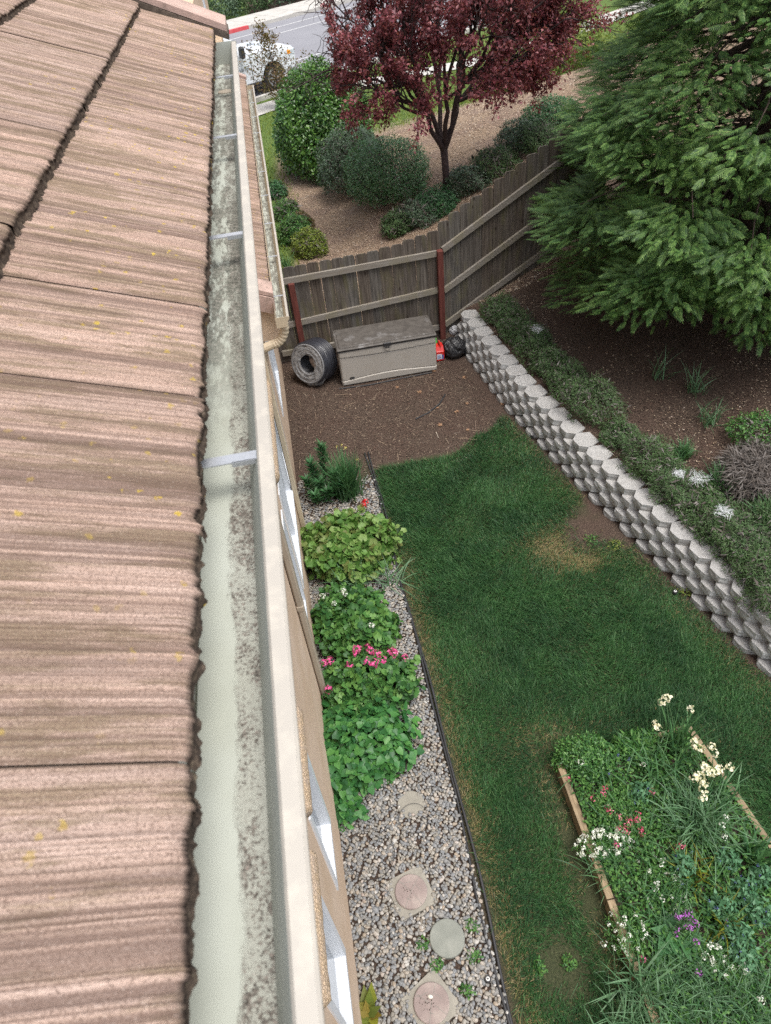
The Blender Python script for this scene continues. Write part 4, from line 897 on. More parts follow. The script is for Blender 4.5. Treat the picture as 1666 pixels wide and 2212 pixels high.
def stems(parent, c, r, k, rad_, mat='bark', nm='stem', top=.75):
    m = MB()
    for i in range(k):
        D = sph(1)[0]; D[2] = abs(D[2]); e = np.array(c) + D * np.array(r) * top; b = np.array([c[0] + .15 * r[0] * D[0], c[1] + .15 * r[1] * D[1], wloc(parent)[2] - .02])
        mid = b * .5 + e * .5 + np.array([D[0] * .1 * r[0], D[1] * .1 * r[1], .12 * r[2]]); m.tube([b, mid, e], [rad_, rad_ * .75, rad_ * .4], 5)
    return m.build(nm, mat, parent)
def shrub(name, label, cat, base, r, n, tmpl, mat, s0, s1, group=None, zc=.45, stem_r=.012, nst=14, twig=0, **kw):
    """r: half widths and full height"""
    base = np.array(base, float); b = thing(name, base, label, cat, group); rz = r[2] * (1 - zc) ; c = base + np.array([0, 0, r[2] * zc]); rr_ = (r[0], r[1], r[2] * (1 - zc))
    kw.setdefault('low', -zc / (1 - zc) * .95)
    foliage('foliage', b, c, rr_, n, tmpl, mat, s0, s1, **kw)
    stems(b, c, rr_, nst, stem_r)
    if twig: foliage('dry_twigs', b, c, tuple(v * .93 for v in rr_), twig, L_SLIM, 'brown_twig', s0 * 1.5, s1 * 2.2, low=kw['low'], seed=kw.get('seed', 0), fill=.4, nz=kw.get('nz', .3))  # bare brown twigs among the leaves, built from slim slivers
    return b
def G(x, y, dz=0.0): return (x, y, float(hgt(x, y)) + dz)
# beyond the fence
b_ = at(660, 372, .05); shrub('large_shrub', 'large rounded glossy green shrub on the slope left of the red tree', 'shrub', G(1.3, 19.2), (1.3, 1.15, 2.45), 24000, L_OVAL, 'glossy_leaf', .06, .11, None, .38, .025, 22, nz=.22, seed=3, jit=.2, taper=.14, shift=.1)
shrub('ball_shrub', 'darker rounded shrub between large green shrub and the clipped grey green mound', 'shrub', G(1.72, 17.2), (.85, .8, 1.35), 11000, L_OVAL, 'grey_green', .035, .065, 'clipped ball shrubs', .4, .015, 16, 1600, nz=.3, seed=5)
shrub('ball_shrub', 'clipped grey green mound with pale highlights just left of the red tree trunk', 'shrub', G(2.32, 15.75), (.92, .85, 1.25), 17000, L_OVAL, 'ball_green', .03, .055, 'clipped ball shrubs', .42, .015, 20, 2200, nz=.26, seed=6, jit=.16)
for px, py, r_, h_, mt, lab, sd_ in ((640, 520, .38, .55, 'bed_green', 'leafy green shrub close behind the fence end by the gutter', 1), (672, 548, .36, .5, 'lime_bush', 'yellowish leafed shrub just behind the fence, lowest of the bed', 2), (622, 470, .3, .4, 'glossy_leaf', 'small dark green shrub beside the gutter above the leafy ones', 3), (650, 500, .3, .4, 'bronze_leaf', 'reddish bronze leafed shrub behind the fence near the gutter', 4),
                                (860, 500, .36, .4, 'juniper', 'low dark shrub leaning on the fence top, left of the corner post', 5), (905, 480, .42, .4, 'grey_green', 'low grey green shrub behind the fence corner below the red tree', 6), (945, 455, .45, .42, 'fresh_green', 'leafy green clump at the foot of the red tree trunk', 7), (1010, 410, .45, .4, 'grey_green', 'low green ground cover behind slanted fence right of red tree', 8),
                                (1070, 375, .5, .42, 'juniper', 'dark ground cover mound behind the middle of the slanted fence', 9), (1130, 320, .55, .45, 'grey_green', 'spreading ground cover behind the slanted fence below red crown', 10), (1190, 270, .6, .5, 'fresh_green', 'uppermost green ground cover mound between red crown and conifer', 11), (1170, 330, .5, .42, 'juniper', 'dark ground cover mound beside the conifer above the fence', 12), (600, 425, .25, .35, 'fresh_green', 'small weed clump beside the gutter under the large shrub', 13)):
    z = .3 if px > 800 else .1
    for _ in range(3): p = at(px, py, z); z = float(hgt(p[0], max(p[1], 10.6)))
    shrub('low_shrub', lab, 'shrub', G(p[0], max(p[1], 10.65)), (r_, r_, h_), int(3200 * r_ / .35), L_OVAL if sd_ % 3 else L_SLIM, mt, .03, .06 if sd_ % 3 else .09, 'low shrubs beyond the fence', .3, .006, 10, 300, nz=.4, seed=sd_)
p = at(1185, 225, .3); shrub('yellow_bush', 'yellow green bush behind the red tree near the sidewalk', 'shrub', G(p[0], p[1]), (1.3, 1.0, 1.7), 6500, L_SLIM, 'lime_bush', .1, .2, None, .4, .015, 14, nz=.35, seed=8)
p = at(1090, 195, .3); shrub('yellow_bush', 'smaller lime bush half hidden behind the red crown', 'shrub', G(p[0], p[1]), (1.0, .8, 1.2), 3500, L_SLIM, 'lime_bush', .08, .16, None, .4, .015, 12, nz=.35, seed=9)
# hedge across the street: separate bushes
for i in range(7):
    u = 21.2 + i * 2.0; q = uv(u, 38.6); shrub('hedge_bush', 'dark green hedge bush across the street, %s from the house wall' % ('first', 'second', 'third', 'fourth', 'fifth', 'sixth', 'seventh')[i], 'hedge', (q[0], q[1], .0), (1.35, 1.1, 1.7 + .15 * (i % 3)), 2600, L_OVAL, 'juniper' if i % 2 else 'grey_green', .09, .17, 'hedge bushes across the street', .42, .02, 10, nz=.25, seed=20 + i)
# ground cover above the block wall
GCV = ((1108, 664, .3, .36, 'dark mound nearest the fence, at the head of the block wall'), (1140, 700, .27, .34, 'second mound from the fence above the block wall'), (1178, 732, .3, .36, 'third mound from the fence, under the conifer edge'), (1212, 775, .27, .34, 'fourth mound from the fence above the block wall'), (1250, 815, .3, .36, 'fifth mound from the fence above the block wall'), (1305, 866, .36, .42, 'broad bushy mound above the middle of the block wall'), (1360, 925, .22, .24, 'small brownish mound between the broad bushy one and the rounded one'),
       (1415, 980, .34, .38, 'rounded mound with bright green top below the grass tuft'), (1462, 1035, .28, .3, 'mound with the smallest cobweb, left of the strappy tuft'), (1515, 1078, .3, .32, 'brownish sprawling mound below the cobwebs'), (1560, 1118, .28, .3, 'low mound under the second cobweb'), (1600, 1160, .3, .34, 'mound above the last wall caps near the right edge'), (1650, 1210, .3, .32, 'spreading dark mound at the right edge above the wall'), (1690, 1270, .34, .34, 'rightmost mound cut by the picture edge above the wall'), (1668, 1130, .3, .26, 'green mound behind the others at the right edge'))
for i, (px, py, r_, h_, lab) in enumerate(GCV):
    px -= 26 * max(0, 1 - max(0, py - 860) / 200)
    p = at(px, py, .62); shrub('ground_cover', 'ground cover ' + lab, 'ground cover', G(p[0], p[1], -.02), (r_, r_ * 1.15, h_), 6500, L_SLIM, 'juniper', .022, .045, 'ground cover along the wall top', .22, .005, 14, 500, nz=.55, seed=40 + i, fill=.35)
p = at(1655, 905, 1.0); shrub('low_shrub', 'small green leafy shrub under the conifer at the right edge', 'shrub', G(p[0], p[1]), (.35, .35, .3), 2600, L_OVAL, 'bed_green', .02, .04, None, .3, .006, 8, 300, seed=60)
p = at(1650, 985, .95); b = thing('bare_shrub', G(p[0], p[1]), 'tangle of bare grey twigs on the slope at the right edge', 'shrub'); foliage('dry_twigs', b, G(p[0], p[1], .08), (.4, .38, .26), 6500, L_TWIG, 'brown_twig', .06, .17, seed=61, fill=.5, low=-.1, nz=.4); stems(b, G(p[0], p[1], .08), (.4, .38, .26), 20, .006)
# strap-leaved tufts
def tuft(name, label, base, n, L0, L1, W0, W1, lean, mat, spread=.06, group=None, cat='plant', curl=1.2, seg=4):
    b = thing(name, base, label, cat, group); P = np.array(base) + np.concatenate([rng.normal(0, spread, (n, 2)), np.zeros((n, 1))], 1)
    V, Fc = blades(P, rng.uniform(0, 6.283, n), rng.uniform(L0, L1, n), rng.uniform(W0, W1, n), np.abs(rng.normal(0, lean, n)), rng.uniform(.2, curl, n), seg); mesh('leaves', V, Fc, mat, b); return b
for px, py, n, L0, L1, mt, lab in ((1555, 1060, 260, .25, .42, 'strap_leaf', 'bright green strappy tuft beside the cobwebs on the slope'), (1655, 1135, 220, .25, .4, 'strap_leaf', 'strappy green tuft at the right edge below the cobwebs'), (1475, 985, 120, .15, .28, 'strap_leaf', 'grassy green tuft at the edge of the rounded mound'), (1500, 850, 40, .25, .45, 'strap_grey', 'sparse grey green leaves on mulch under the conifer'), (1530, 915, 45, .25, .4, 'strap_grey', 'sparse strappy plant in the middle of the mulched slope'), (1420, 820, 22, .25, .5, 'strap_grey', 'few long leaves at the shaded edge of the conifer'), (690, 400, 40, .3, .5, 'strap_leaf', 'thin grassy tuft under the large shrub on tan chips'), (620, 580, 60, .2, .4, 'strap_leaf', 'grass tuft behind the fence end by the lower gutter')):
    z = .6
    for _ in range(3): p = at(px, py, z); z = float(hgt(p[0], p[1]))
    tuft('leaf_tuft', lab, G(p[0], p[1]), n, L0, L1, .008, .016, .35, mt, .05, 'strap leaved tufts on the slopes')
t = NT('cobweb'); p_ = t.n('BsdfDiffuse', Color=(.75, .77, .8)); tr = t.n('BsdfTransparent'); ms = t.n('MixShader', _0=.35, _1=tr, _2=p_); t.t.links.new(ms.outputs[0], t.out.inputs[0])
for px, py, r_, lab in ((1512, 1030, .13, 'pale cobweb stretched over the mound beside the strappy tuft'), (1565, 1103, .11, 'second pale cobweb patch nearer the block wall'), (1468, 1020, .08, 'small cobweb left of the larger cobweb'), (1160, 708, .1, 'faint cobweb on the dark mound near the fence')):
    p = at(px, py, .85); V = []; Fs = []
    for k in range(90):
        a = rng.uniform(0, 6.28); q0 = p + np.array([math.cos(a) * r_ * rng.random(), math.sin(a) * r_ * rng.random(), rng.uniform(-.03, .02)]); a2 = a + rng.normal(0, 1.2); q1 = p + np.array([math.cos(a2) * r_ * rng.random() * 1.2, math.sin(a2) * r_ * 1.2 * rng.random(), rng.uniform(-.04, .01)]); wd = np.array([-(q1 - q0)[1], (q1 - q0)[0], 0]); wd = wd / (np.linalg.norm(wd) + 1e-6) * .0016
        V += [q0 - wd, q0 + wd, q1 + wd, q1 - wd]; Fs.append((4 * k, 4 * k + 1, 4 * k + 2, 4 * k + 3))
    tag(mesh('cobweb', V, Fs, 'cobweb', None, p), lab, 'cobweb', 'cobwebs on the ground cover')
# ================================================================== trees
def branch_pts(a, b, sag, n=6):
    a, b = np.array(a), np.array(b); t_ = np.linspace(0, 1, n)[:, None]; w_ = rng.normal(0, .02, (n, 3)) * np.linalg.norm(b - a); w_[0] = 0; return a + (b - a) * t_ + np.array([0, 0, 1.0]) * sag * np.sin(t_ * math.pi) + w_
# purple-leaf plum
TB = np.array(G(3.37, 14.65)); plum = thing('plum_tree', TB, 'purple red leafed tree with forking trunk on the wood chip slope', 'tree')
m = MB(); fk = TB + np.array([-.02, 0, .92]); m.tube([TB - [0, 0, .1], TB + [.01, 0, .4], fk], [.085, .07, .075], 10)
twP = []; twD = []
cc = np.array([3.85, 14.9, 4.35]); cr = np.array([2.5, 2.2, 2.2])
ends = []
for i in range(18):
    a = i * 2.399; el = math.asin(min(.98, .12 + .85 * ((i * .618) % 1))); D = np.array([math.cos(a) * math.cos(el), math.sin(a) * math.cos(el), math.sin(el)]); ends.append(cc + D * cr * rng.uniform(.75, .98) * np.array([1, 1, .9]))
for e in ((1.35, 14.4, 3.5), (1.7, 14.1, 3.0), (1.25, 14.9, 3.1), (5.7, 14.5, 3.15), (5.9, 14.9, 3.5), (2.3, 13.8, 2.9), (4.9, 14.2, 3.0), (1.5, 15.2, 3.9), (2.0, 15.0, 3.4), (1.6, 14.6, 4.3), (2.6, 13.9, 3.6), (4.2, 13.6, 3.3), (6.2, 14.6, 3.7), (6.1, 14.9, 4.4), (5.5, 14.3, 3.4)): ends.append(np.array(e))
def addbr(p0, e, r0, depth):
    ln_ = np.linalg.norm(e - p0); P = branch_pts(p0, e, -.06 * ln_ if depth == 0 else .03 * ln_, 7); m.tube(P, np.linspace(r0, r0 * .3, 7), 6 if depth == 0 else 4, False)
    if depth == 2:
        for q in np.linspace(.15, 1, 9): twP.append(P[0] + (P[-1] - P[0]) * q); twD.append(norm(e - p0))
        return
    for q in np.linspace(.35, 1.0, 9 if depth == 0 else 6):
        i0 = int(q * 6); s_ = P[i0]; D = norm(norm(e - p0) * .6 + sph(1)[0] * .75 + np.array([0, 0, .12])); addbr(s_, s_ + D * ((.75 if depth == 0 else .42) * rng.uniform(.6, 1.3)), r0 * (.4 if depth == 0 else .45), depth + 1)
limbs = []
for k in range(6):
    a = k * 2 * math.pi / 6 + .5; lt = fk + np.array([math.cos(a) * .42, math.sin(a) * .38, .75 + .2 * (k % 3)]); m.tube(branch_pts(fk - [0, 0, .05], lt, -.04, 6), np.linspace(.058, .038, 6), 7, False); limbs.append(lt)
limbs = np.array(limbs)
for e in ends: addbr(limbs[np.argmin(np.linalg.norm((limbs - fk)[:, :2] / .42 - norm((e - fk)[:2]), axis=1))], e, .036, 0)
m.build('trunk', 'bark_plum', plum, smooth=True)
twP = np.array(twP); twD = np.array(twD); rep = 9; P = np.repeat(twP, rep, 0) + rng.normal(0, .06, (len(twP) * rep, 3)); Dd = np.repeat(twD, rep, 0)
print('plum leaves', len(P)); zl = 2.2 + .25 * (fnoise(P[:, 0], P[:, 1], 2.2, 8) - .5) - .12 * np.abs(P[:, 0] - 3.3); ok = (P[:, 2] > zl) & (.5 * fnoise(P[:, 0] + .5 * P[:, 2], P[:, 1] * .6 + P[:, 2] * 1.1, 2.1, 31) + .5 * fnoise(P[:, 0] - P[:, 2] * .7, P[:, 2] * .8 + P[:, 1], 3.3, 37) > .53 - .05 * rng.random(len(P))) & (P[:, 0] > 1.15 + .5 * fnoise(P[:, 2], P[:, 1], 2.0, 41)); P, Dd = P[ok], Dd[ok]; n = len(P)
tg = norm(Dd * .5 + sph(n) * .9 + np.array([0, 0, -.15])); nn = norm(sph(n) * .8 + np.array([0, 0, .6])); V, Fc = scatter(L_OVAL, P, tg, nn, rng.uniform(.05, .09, n)); mesh('crown', V, Fc, 'plum_leaf', plum)
# coast redwood
RB = np.array(G(6.3, 8.9)); red = thing('redwood_tree', RB, 'big dark green conifer with feathery drooping sprays over the slope', 'tree')
zt = 10.5; m = MB(); m.tube([RB - [0, 0, .2], RB + [.02, 0, 2.5], RB + [0, .02, 6], (RB[0], RB[1], zt)], [.24, .18, .1, .02], 10)
sV = []; sF = []; nv = 0
for k in range(9):                                   # one flat spray: paired ribbons of needles along a twig
    for sgn in (-1, 1):
        b0 = np.array([0, .04 + .1 * k, 0]); ln_ = .30 * (1 - .62 * (k / 9.0)) * (.7 + .3 * min(1, k / 2)); d = norm(np.array([sgn * .85, .75, -.12])); p1 = b0 + d * ln_ * .5; p2 = b0 + d * ln_ + np.array([0, 0, -.04]); wv = np.array([.034 * .8, -.034 * sgn * .9, 0]) * sgn * .5 + np.array([0, 0, .004])
        sV += [b0 - wv * .5, b0 + wv * .5, p1 + wv, p1 - wv, p2]; sF += [(nv, nv + 1, nv + 2), (nv, nv + 2, nv + 3), (nv + 3, nv + 2, nv + 4)]; nv += 5
b0 = np.array([0, .9, 0]); sV += [(-.018, .0, 0), (.018, 0, 0), (.02, .6, 0), (-.02, .6, 0), (0, 1.12, -.05)]; sF += [(nv, nv + 1, nv + 2), (nv, nv + 2, nv + 3), (nv + 3, nv + 2, nv + 4)]
SPRAY = (np.array(sV), np.array(sF))
P = []; Y = []; Nn = []; S = []
NPAD = 330
for i in range(NPAD):
    f = (i + .5) / NPAD; z = RB[2] + .55 + (zt - RB[2] - 1.2) * (1 - (1 - f) ** .62) * 1.0; a = i * 2.39996 + rng.uniform(-.3, .3); hd = np.array([math.cos(a), math.sin(a), 0]); sd_ = np.array([-hd[1], hd[0], 0])
    R_ = 2.9 * (1 - ((z - RB[2]) / (zt - RB[2])) ** 1.45) * (1 - .3 * sstep(1.2, .2, z - RB[2])) + .15; rr_ = R_ * rng.uniform(.66, 1.06) * (.84 if hd[0] < -.2 and hd[1] > -.1 else 1)
    b0 = np.array([RB[0], RB[1], z + .25]); e = np.array([RB[0], RB[1], z]) + hd * rr_ + np.array([0, 0, -.1 * rr_])
    m.tube(branch_pts(b0, e, .1, 6), np.linspace(.03, .005, 6), 5, False)
    if hd[1] > .75 and z > 5: continue                      # the far side stays thinner
    pr = min(.62, .28 + .14 * rr_); n = int(150 * pr / .55)
    q = rng.random(n) ** .6; th = rng.uniform(-2.0, 2.0, n)
    lx_ = q * np.cos(th) * pr; ly_ = q * np.sin(th) * pr * .95
    pp = e + (lx_ - .25 * pr)[:, None] * hd + ly_[:, None] * sd_; pp[:, 2] += -.22 * lx_ - .10 * (q ** 2) * pr + rng.normal(0, .07, n)
    dir_ = np.cos(th)[:, None] * hd + np.sin(th)[:, None] * sd_
    yy = norm(dir_ * .8 + hd * .55 + np.array([0, 0, -.05]) + rng.normal(0, .26, (n, 3)))
    P.append(pp); Y.append(yy); Nn.append(norm(np.array([0, 0, .85]) + .45 * hd + rng.normal(0, .28, (n, 3)))); S.append(rng.uniform(.13, .25, n))
n = 5000; zz = RB[2] + .8 + 6.5 * rng.random(n) ** 1.3; aa = rng.uniform(0, 6.283, n); ri_ = 2.3 * (1 - ((zz - RB[2]) / (zt - RB[2])) ** 1.4) * rng.uniform(.55, 1, n); hd = np.stack([np.cos(aa), np.sin(aa), np.zeros(n)], 1)
P.append(np.stack([RB[0] + hd[:, 0] * ri_, RB[1] + hd[:, 1] * ri_, zz], 1)); Y.append(norm(hd + rng.normal(0, .4, (n, 3)))); Nn.append(norm(np.array([0, 0, .7]) + .5 * hd + rng.normal(0, .3, (n, 3)))); S.append(rng.uniform(.2, .34, n))
P = np.concatenate(P); Y = np.concatenate(Y); Nn = np.concatenate(Nn); S = np.concatenate(S); ok = P[:, 2] > hgt(P[:, 0], P[:, 1]) + .12; P, Y, Nn, S = P[ok], Y[ok], Nn[ok], S[ok]
print('sprays', len(P)); m.build('trunk', 'bark', red, smooth=True)
V, Fc = scatter(SPRAY, P, Y, Nn, S); mesh('crown', V, Fc, 'redwood_needle', red)
# street sapling in front of the truck
p = np.array([*uv(14.9, 22.3)[:2], 0]); p = at(612, 236, 0); sap = thing('sapling', p, 'thin bronze leafed sapling in front of the white truck', 'tree'); topz = atY(566, 52, p[1])
m = MB(); m.tube([p, p * .5 + topz * .5 + np.array([.05, 0, 0]), topz], [.035, .022, .006], 6); P = []
for i in range(75):
    q = .06 + .92 * (i / 75) ** 1.7; b0 = p + (topz - p) * q; a = rng.uniform(0, 6.28); ln_ = (1.8 - 1.65 * q) * rng.uniform(.35, .95); e = b0 + np.array([math.cos(a) * ln_, math.sin(a) * ln_, ln_ * .7]); m.tube([b0, e], [.008, .003], 4, False)
    for s_ in np.linspace(.15, 1.05, 16): P.append(b0 + (e - b0) * s_ + rng.normal(0, .05, 3))
P = np.repeat(np.array(P), 2, 0); n = len(P); P = P + rng.normal(0, .06, (n, 3)); m.build('trunk', 'bark', sap); V, Fc = scatter(L_OVAL, P, sph(n), norm(sph(n) + np.array([0, 0, .6])), rng.uniform(.05, .1, n)); mesh('crown', V, Fc, 'bronze_leaf', sap)
# ================================================================== truck at the kerb
plain('truck_white', (.6, .63, .67), .25, .03, 2, 0, 10, .6); plain('tyre', (.02, .02, .021), .85, .2, 20, .2, 60, .2); plain('rim', (.4, .41, .43), .35, .1, 9, 0, 10, .6, .7); plain('chrome', (.6, .62, .65), .18, .08, 4, 0, 10, .6, .8)
plain('amber', (.8, .28, .02), .3, .05); plain('lamp_glass', (.5, .55, .6), .15, .1, 8, 0, 10, .8); plain('windscreen', (.07, .1, .13), .06, .1, 2, 0, 10, .8); plain('badge', (.2, .22, .24), .4, .1); plain('seam', (.12, .13, .14), .6, .1)
TO = np.array(uv(17.85, 23.98, .008)); truck = thing('pickup_truck', TO, 'white pickup truck parked at the kerb behind the bronze sapling', 'pickup truck', None, rad(35))
def tk(mb, name, mat, par=truck, smooth=False):
    o = mesh(name, np.concatenate(mb.V), mb.F, mat, par, (0, 0, 0), smooth, True)
    return o
def arch(cx_, r_=.5, z0=.46, n=14): 
    a0 = math.asin((z0 - .42) / r_); return [(cx_ + r_ * math.cos(a), .42 + r_ * math.sin(a)) for a in np.linspace(a0, math.pi - a0, n)]
prof = [(-.16, .6), (-.1, .85), (-.1, 1.08), (-.18, 1.2), (-1.9, 1.3), (-4.2, 1.3), (-5.95, 1.32), (-5.98, .55), (-5.35, .46)] + arch(-4.75)[::-1] + [(-4.2, .42), (-1.75, .42)] + arch(-1.12)[::-1] + [(-.55, .46)]
m = MB()
prof = prof[::-1]
for s_ in (-1, 1):
    n = len(prof)
    L1 = [(a, s_ * 1.0 if z < 1.15 else s_ * .965, z) for a, z in prof]; L0 = [(a, s_ * .7, z) for a, z in prof]; Vv = L1 + L0
    m.add(Vv, [tuple(range(n)), tuple(range(n, 2 * n))[::-1]] + [((i + 1) % n, i, n + i, n + (i + 1) % n) for i in range(n)])
xs_ = [-.13, -.2, -.4, -.9, -1.45, -1.95]; zs_ = [1.1, 1.19, 1.25, 1.3, 1.335, 1.35]; V = []; ky = 17
for x_, z_ in zip(xs_, zs_):
    for j in range(ky):
        q = -1 + 2 * j / (ky - 1); z2 = z_ - .12 * abs(q) ** 6 + (.045 * math.exp(-(abs(q) - .55) ** 2 / .012) - .02 * math.exp(-(q / .3) ** 2)) * (x_ < -.15); V.append((x_, q * .97, z2))
m.add(V, [(i * ky + j, i * ky + j + 1, (i + 1) * ky + j + 1, (i + 1) * ky + j) for i in range(5) for j in range(ky - 1)])
m.box((-5.9, -.72, .55), (-1.9, .72, 1.0)); m.box((-1.9, -.7, .6), (-.15, .7, 1.06))
body = tk(m, 'body', 'truck_white')
# cab: tapering greenhouse
def loft(rings, mb): 
    k = len(rings[0]); V = [p for r_ in rings for p in r_]
    mb.add(V, [(i * k + j, i * k + (j + 1) % k, (i + 1) * k + (j + 1) % k, (i + 1) * k + j) for i in range(len(rings) - 1) for j in range(k)] + [tuple(range(k))[::-1], tuple(range((len(rings) - 1) * k, len(rings) * k))])
m = MB(); loft([[(-1.86, -.95, 1.3), (-1.86, .95, 1.3), (-4.15, .95, 1.3), (-4.15, -.95, 1.3)], [(-2.68, -.74, 1.92), (-2.68, .74, 1.92), (-4.0, .74, 1.92), (-4.0, -.74, 1.92)], [(-2.9, -.66, 1.98), (-2.9, .66, 1.98), (-3.85, .66, 1.98), (-3.85, -.66, 1.98)]], m); tk(m, 'cab', 'truck_white')
def quad(mb, p, q, r_, s_, off): 
    p, q, r_, s_ = map(np.array, (p, q, r_, s_)); n = norm(np.cross(q - p, s_ - p)) * off; mb.add([p + n, q + n, r_ + n, s_ + n, p, q, r_, s_], [(0, 1, 2, 3), (0, 4, 5, 1), (1, 5, 6, 2), (2, 6, 7, 3), (3, 7, 4, 0)])
m = MB(); quad(m, (-1.9, -.88, 1.335), (-1.9, .88, 1.335), (-2.63, .7, 1.885), (-2.63, -.7, 1.885), .006); tk(m, 'windscreen', 'windscreen')
m = MB()
for s_ in (-1, 1): quad(m, *[(a, s_ * b, z) for a, b, z in (((-2.15, .922, 1.4), (-2.75, .76, 1.86), (-3.2, .77, 1.86), (-3.2, .93, 1.4)) if s_ > 0 else ((-2.15, .922, 1.4), (-3.2, .93, 1.4), (-3.2, .77, 1.86), (-2.75, .76, 1.86)))], .012)
tk(m, 'side_window', 'windscreen')
m = MB(); m.box((-1.95, -.8, 1.352), (-1.72, .8, 1.372), .008); tk(m, 'wiper_cowl', 'dark_plastic')
for y_ in (-.35, .3): m = MB(); m.tube([(-1.85, y_, 1.375), (-2.0, y_ - .3, 1.44)], .012, 5); tk(m, 'wiper', 'dark_plastic')
m = MB(); m.box((-1.2, -.32, 1.345), (-.75, -.12, 1.352)); m.box((-1.2, .12, 1.345), (-.75, .32, 1.352)); tk(m, 'hood_vent', 'lamp_glass')
m = MB(); m.box((-.16, -.72, .72), (-.07, .72, 1.04), .015); tk(m, 'grille', 'dark_plastic')
for k in range(3): m = MB(); m.box((-.075, -.74, .76 + .1 * k), (-.05, .74, .8 + .1 * k), .008); tk(m, 'grille_bar', 'chrome')
m = MB(); m.prism([(-.3, -1.0), (.02, -.86), (.06, -.4), (.07, .4), (.02, .86), (-.3, 1.0), (-.5, 1.0), (-.5, -1.0)], .42, .66); tk(m, 'bumper', 'chrome')
m = MB(); m.prism([(-.3, -1.012), (-.02, -.87), (.025, -.4), (.035, .4), (-.02, .87), (-.3, 1.012), (-.5, 1.012), (-.5, -1.012)], .62, .72); tk(m, 'bumper_cap', 'truck_white')
for s_ in (-1, 1):
    m = MB(); m.box((-.3, s_ * .86 - .15, .94), (-.085, s_ * .86 + .15, 1.12), .02); hl = tk(m, 'headlight', 'lamp_glass')
    m = MB(); m.box((-.42, s_ * .985 - .03, .98), (-.28, s_ * .985 + .03, 1.1), .012); tk(m, 'marker_light', 'amber', hl)
    m = MB(); m.box((-2.42, s_ * 1.0, 1.32), (-2.38, s_ * 1.2, 1.38)); m.box((-2.46, s_ * 1.14 - .1, 1.24), (-2.3, s_ * 1.14 + .1, 1.58), .04); tk(m, 'mirror', 'dark_plastic')
    m = MB()
    m.box((-2.02, s_ * 1.0 - .0035, .5), (-2.0, s_ * 1.0 + .0035, 1.28)); m.box((-3.2, s_ * 1.0 - .0035, .5), (-3.18, s_ * 1.0 + .0035, 1.28)); tk(m, 'door_seam', 'seam')
    m = MB(); m.box((-4.1, s_ * 1.02 - .03, .4), (-1.75, s_ * 1.02 + .03, .46), .01); tk(m, 'running_board', 'dark_plastic')
    for cx_ in (-1.12, -4.75):
        m = MB(); V = []; pr_ = [(.36, -.13), (.41, -.12), (.42, -.08), (.42, .08), (.41, .12), (.36, .13)]; k = 28
        for (r_, w_) in pr_:
            for j in range(k): V.append((cx_ + r_ * math.cos(2 * math.pi * j / k), s_ * .84 + w_, .42 + r_ * math.sin(2 * math.pi * j / k)))
        m.add(V, [(i * k + j, i * k + (j + 1) % k, (i + 1) * k + (j + 1) % k, (i + 1) * k + j) for i in range(5) for j in range(k)] + [tuple(range(k)), tuple(range(5 * k, 6 * k))]); wh = tk(m, 'wheel', 'tyre')
        m = MB()
        for j in range(8):
            a = 2 * math.pi * j / 8; p0 = np.array([cx_, s_ * .98, .42]); p1 = p0 + np.array([math.cos(a) * .25, 0, math.sin(a) * .25]); m.tube([p0, p1], .03, 5)
        q = np.linspace(0, 2 * math.pi, 29); m.tube([(cx_ + .25 * math.cos(a), s_ * .975, .42 + .25 * math.sin(a)) for a in q], .025, 5, False); tk(m, 'rim', 'rim', wh)
    m = MB(); m.box((-1.55, s_ * .68, .5), (-.68, s_ * .72, .95)); tk(m, 'wheel_well', 'dark_plastic')
def text(name, s_, size, loc, rot, mat, parent):
    c = bpy.data.curves.new(name, 'FONT'); c.body = s_; c.size = size; c.extrude = .003; c.align_x = 'CENTER'; o = bpy.data.objects.new(name, c); COL.objects.link(o); o.location = loc; o.rotation_euler = rot; c.materials.append(MATS[mat]); dg = bpy.context.evaluated_depsgraph_get(); me = bpy.data.meshes.new_from_object(o.evaluated_get(dg)); q = bpy.data.objects.new(name, me); COL.objects.link(q); q.location = loc; q.rotation_euler = rot; q.parent = parent; bpy.data.objects.remove(o); return q
text('lettering', '2500 HD', .13, (-2.35, -1.004, .86), (math.pi / 2, 0, 0), 'badge', truck)
# ================================================================== plants along the house
def flower_head(parent, p, r, mat, n=26, tm=L_OVAL, name='flower_head'):
    D = sph(n); D[:, 2] = np.abs(D[:, 2]) * .9 - .15; D = norm(D); P = np.array(p) + D * r * rng.uniform(.55, .95, (n, 1)); V, Fc = scatter(tm, P - D * 0, norm(np.cross(D, sph(n))), norm(D + rng.normal(0, .3, (n, 3))), rng.uniform(.55, .85, n) * r); return mesh(name, V, Fc, mat, parent)
def flower_stalk(parent, a, b, r=.0025): MB().tube(branch_pts(a, b, .01, 4), r, 5, False).build('stalk', 'stem_green', parent)
def geranium(label, px, py, r, n, mat, s0, s1, seed, petal, spots, fr):
    p = at(px, py, .18); p[2] = 0; b = shrub('geranium', label, 'geranium', p, r, n, L_ROUND, mat, s0, s1, None, .42, .006, 30, nz=.5, seed=seed, jit=.22, out=.75, up=.65, fill=.35)
    for (x, y, k) in spots:
        q = at(x, y, r[2] * k); flower_stalk(b, q - np.array([0, 0, .16]), q); flower_head(b, q, fr * rng.uniform(.85, 1.15), petal)
    return b
geranium('large lime green geranium with one red flower by the house wall', 752, 1185, (.56, .46, .5), 2300, 'geranium_lime', .06, .1, 70, 'petal_red', [(788, 1088, .95), (790, 1084, .95)], .045)
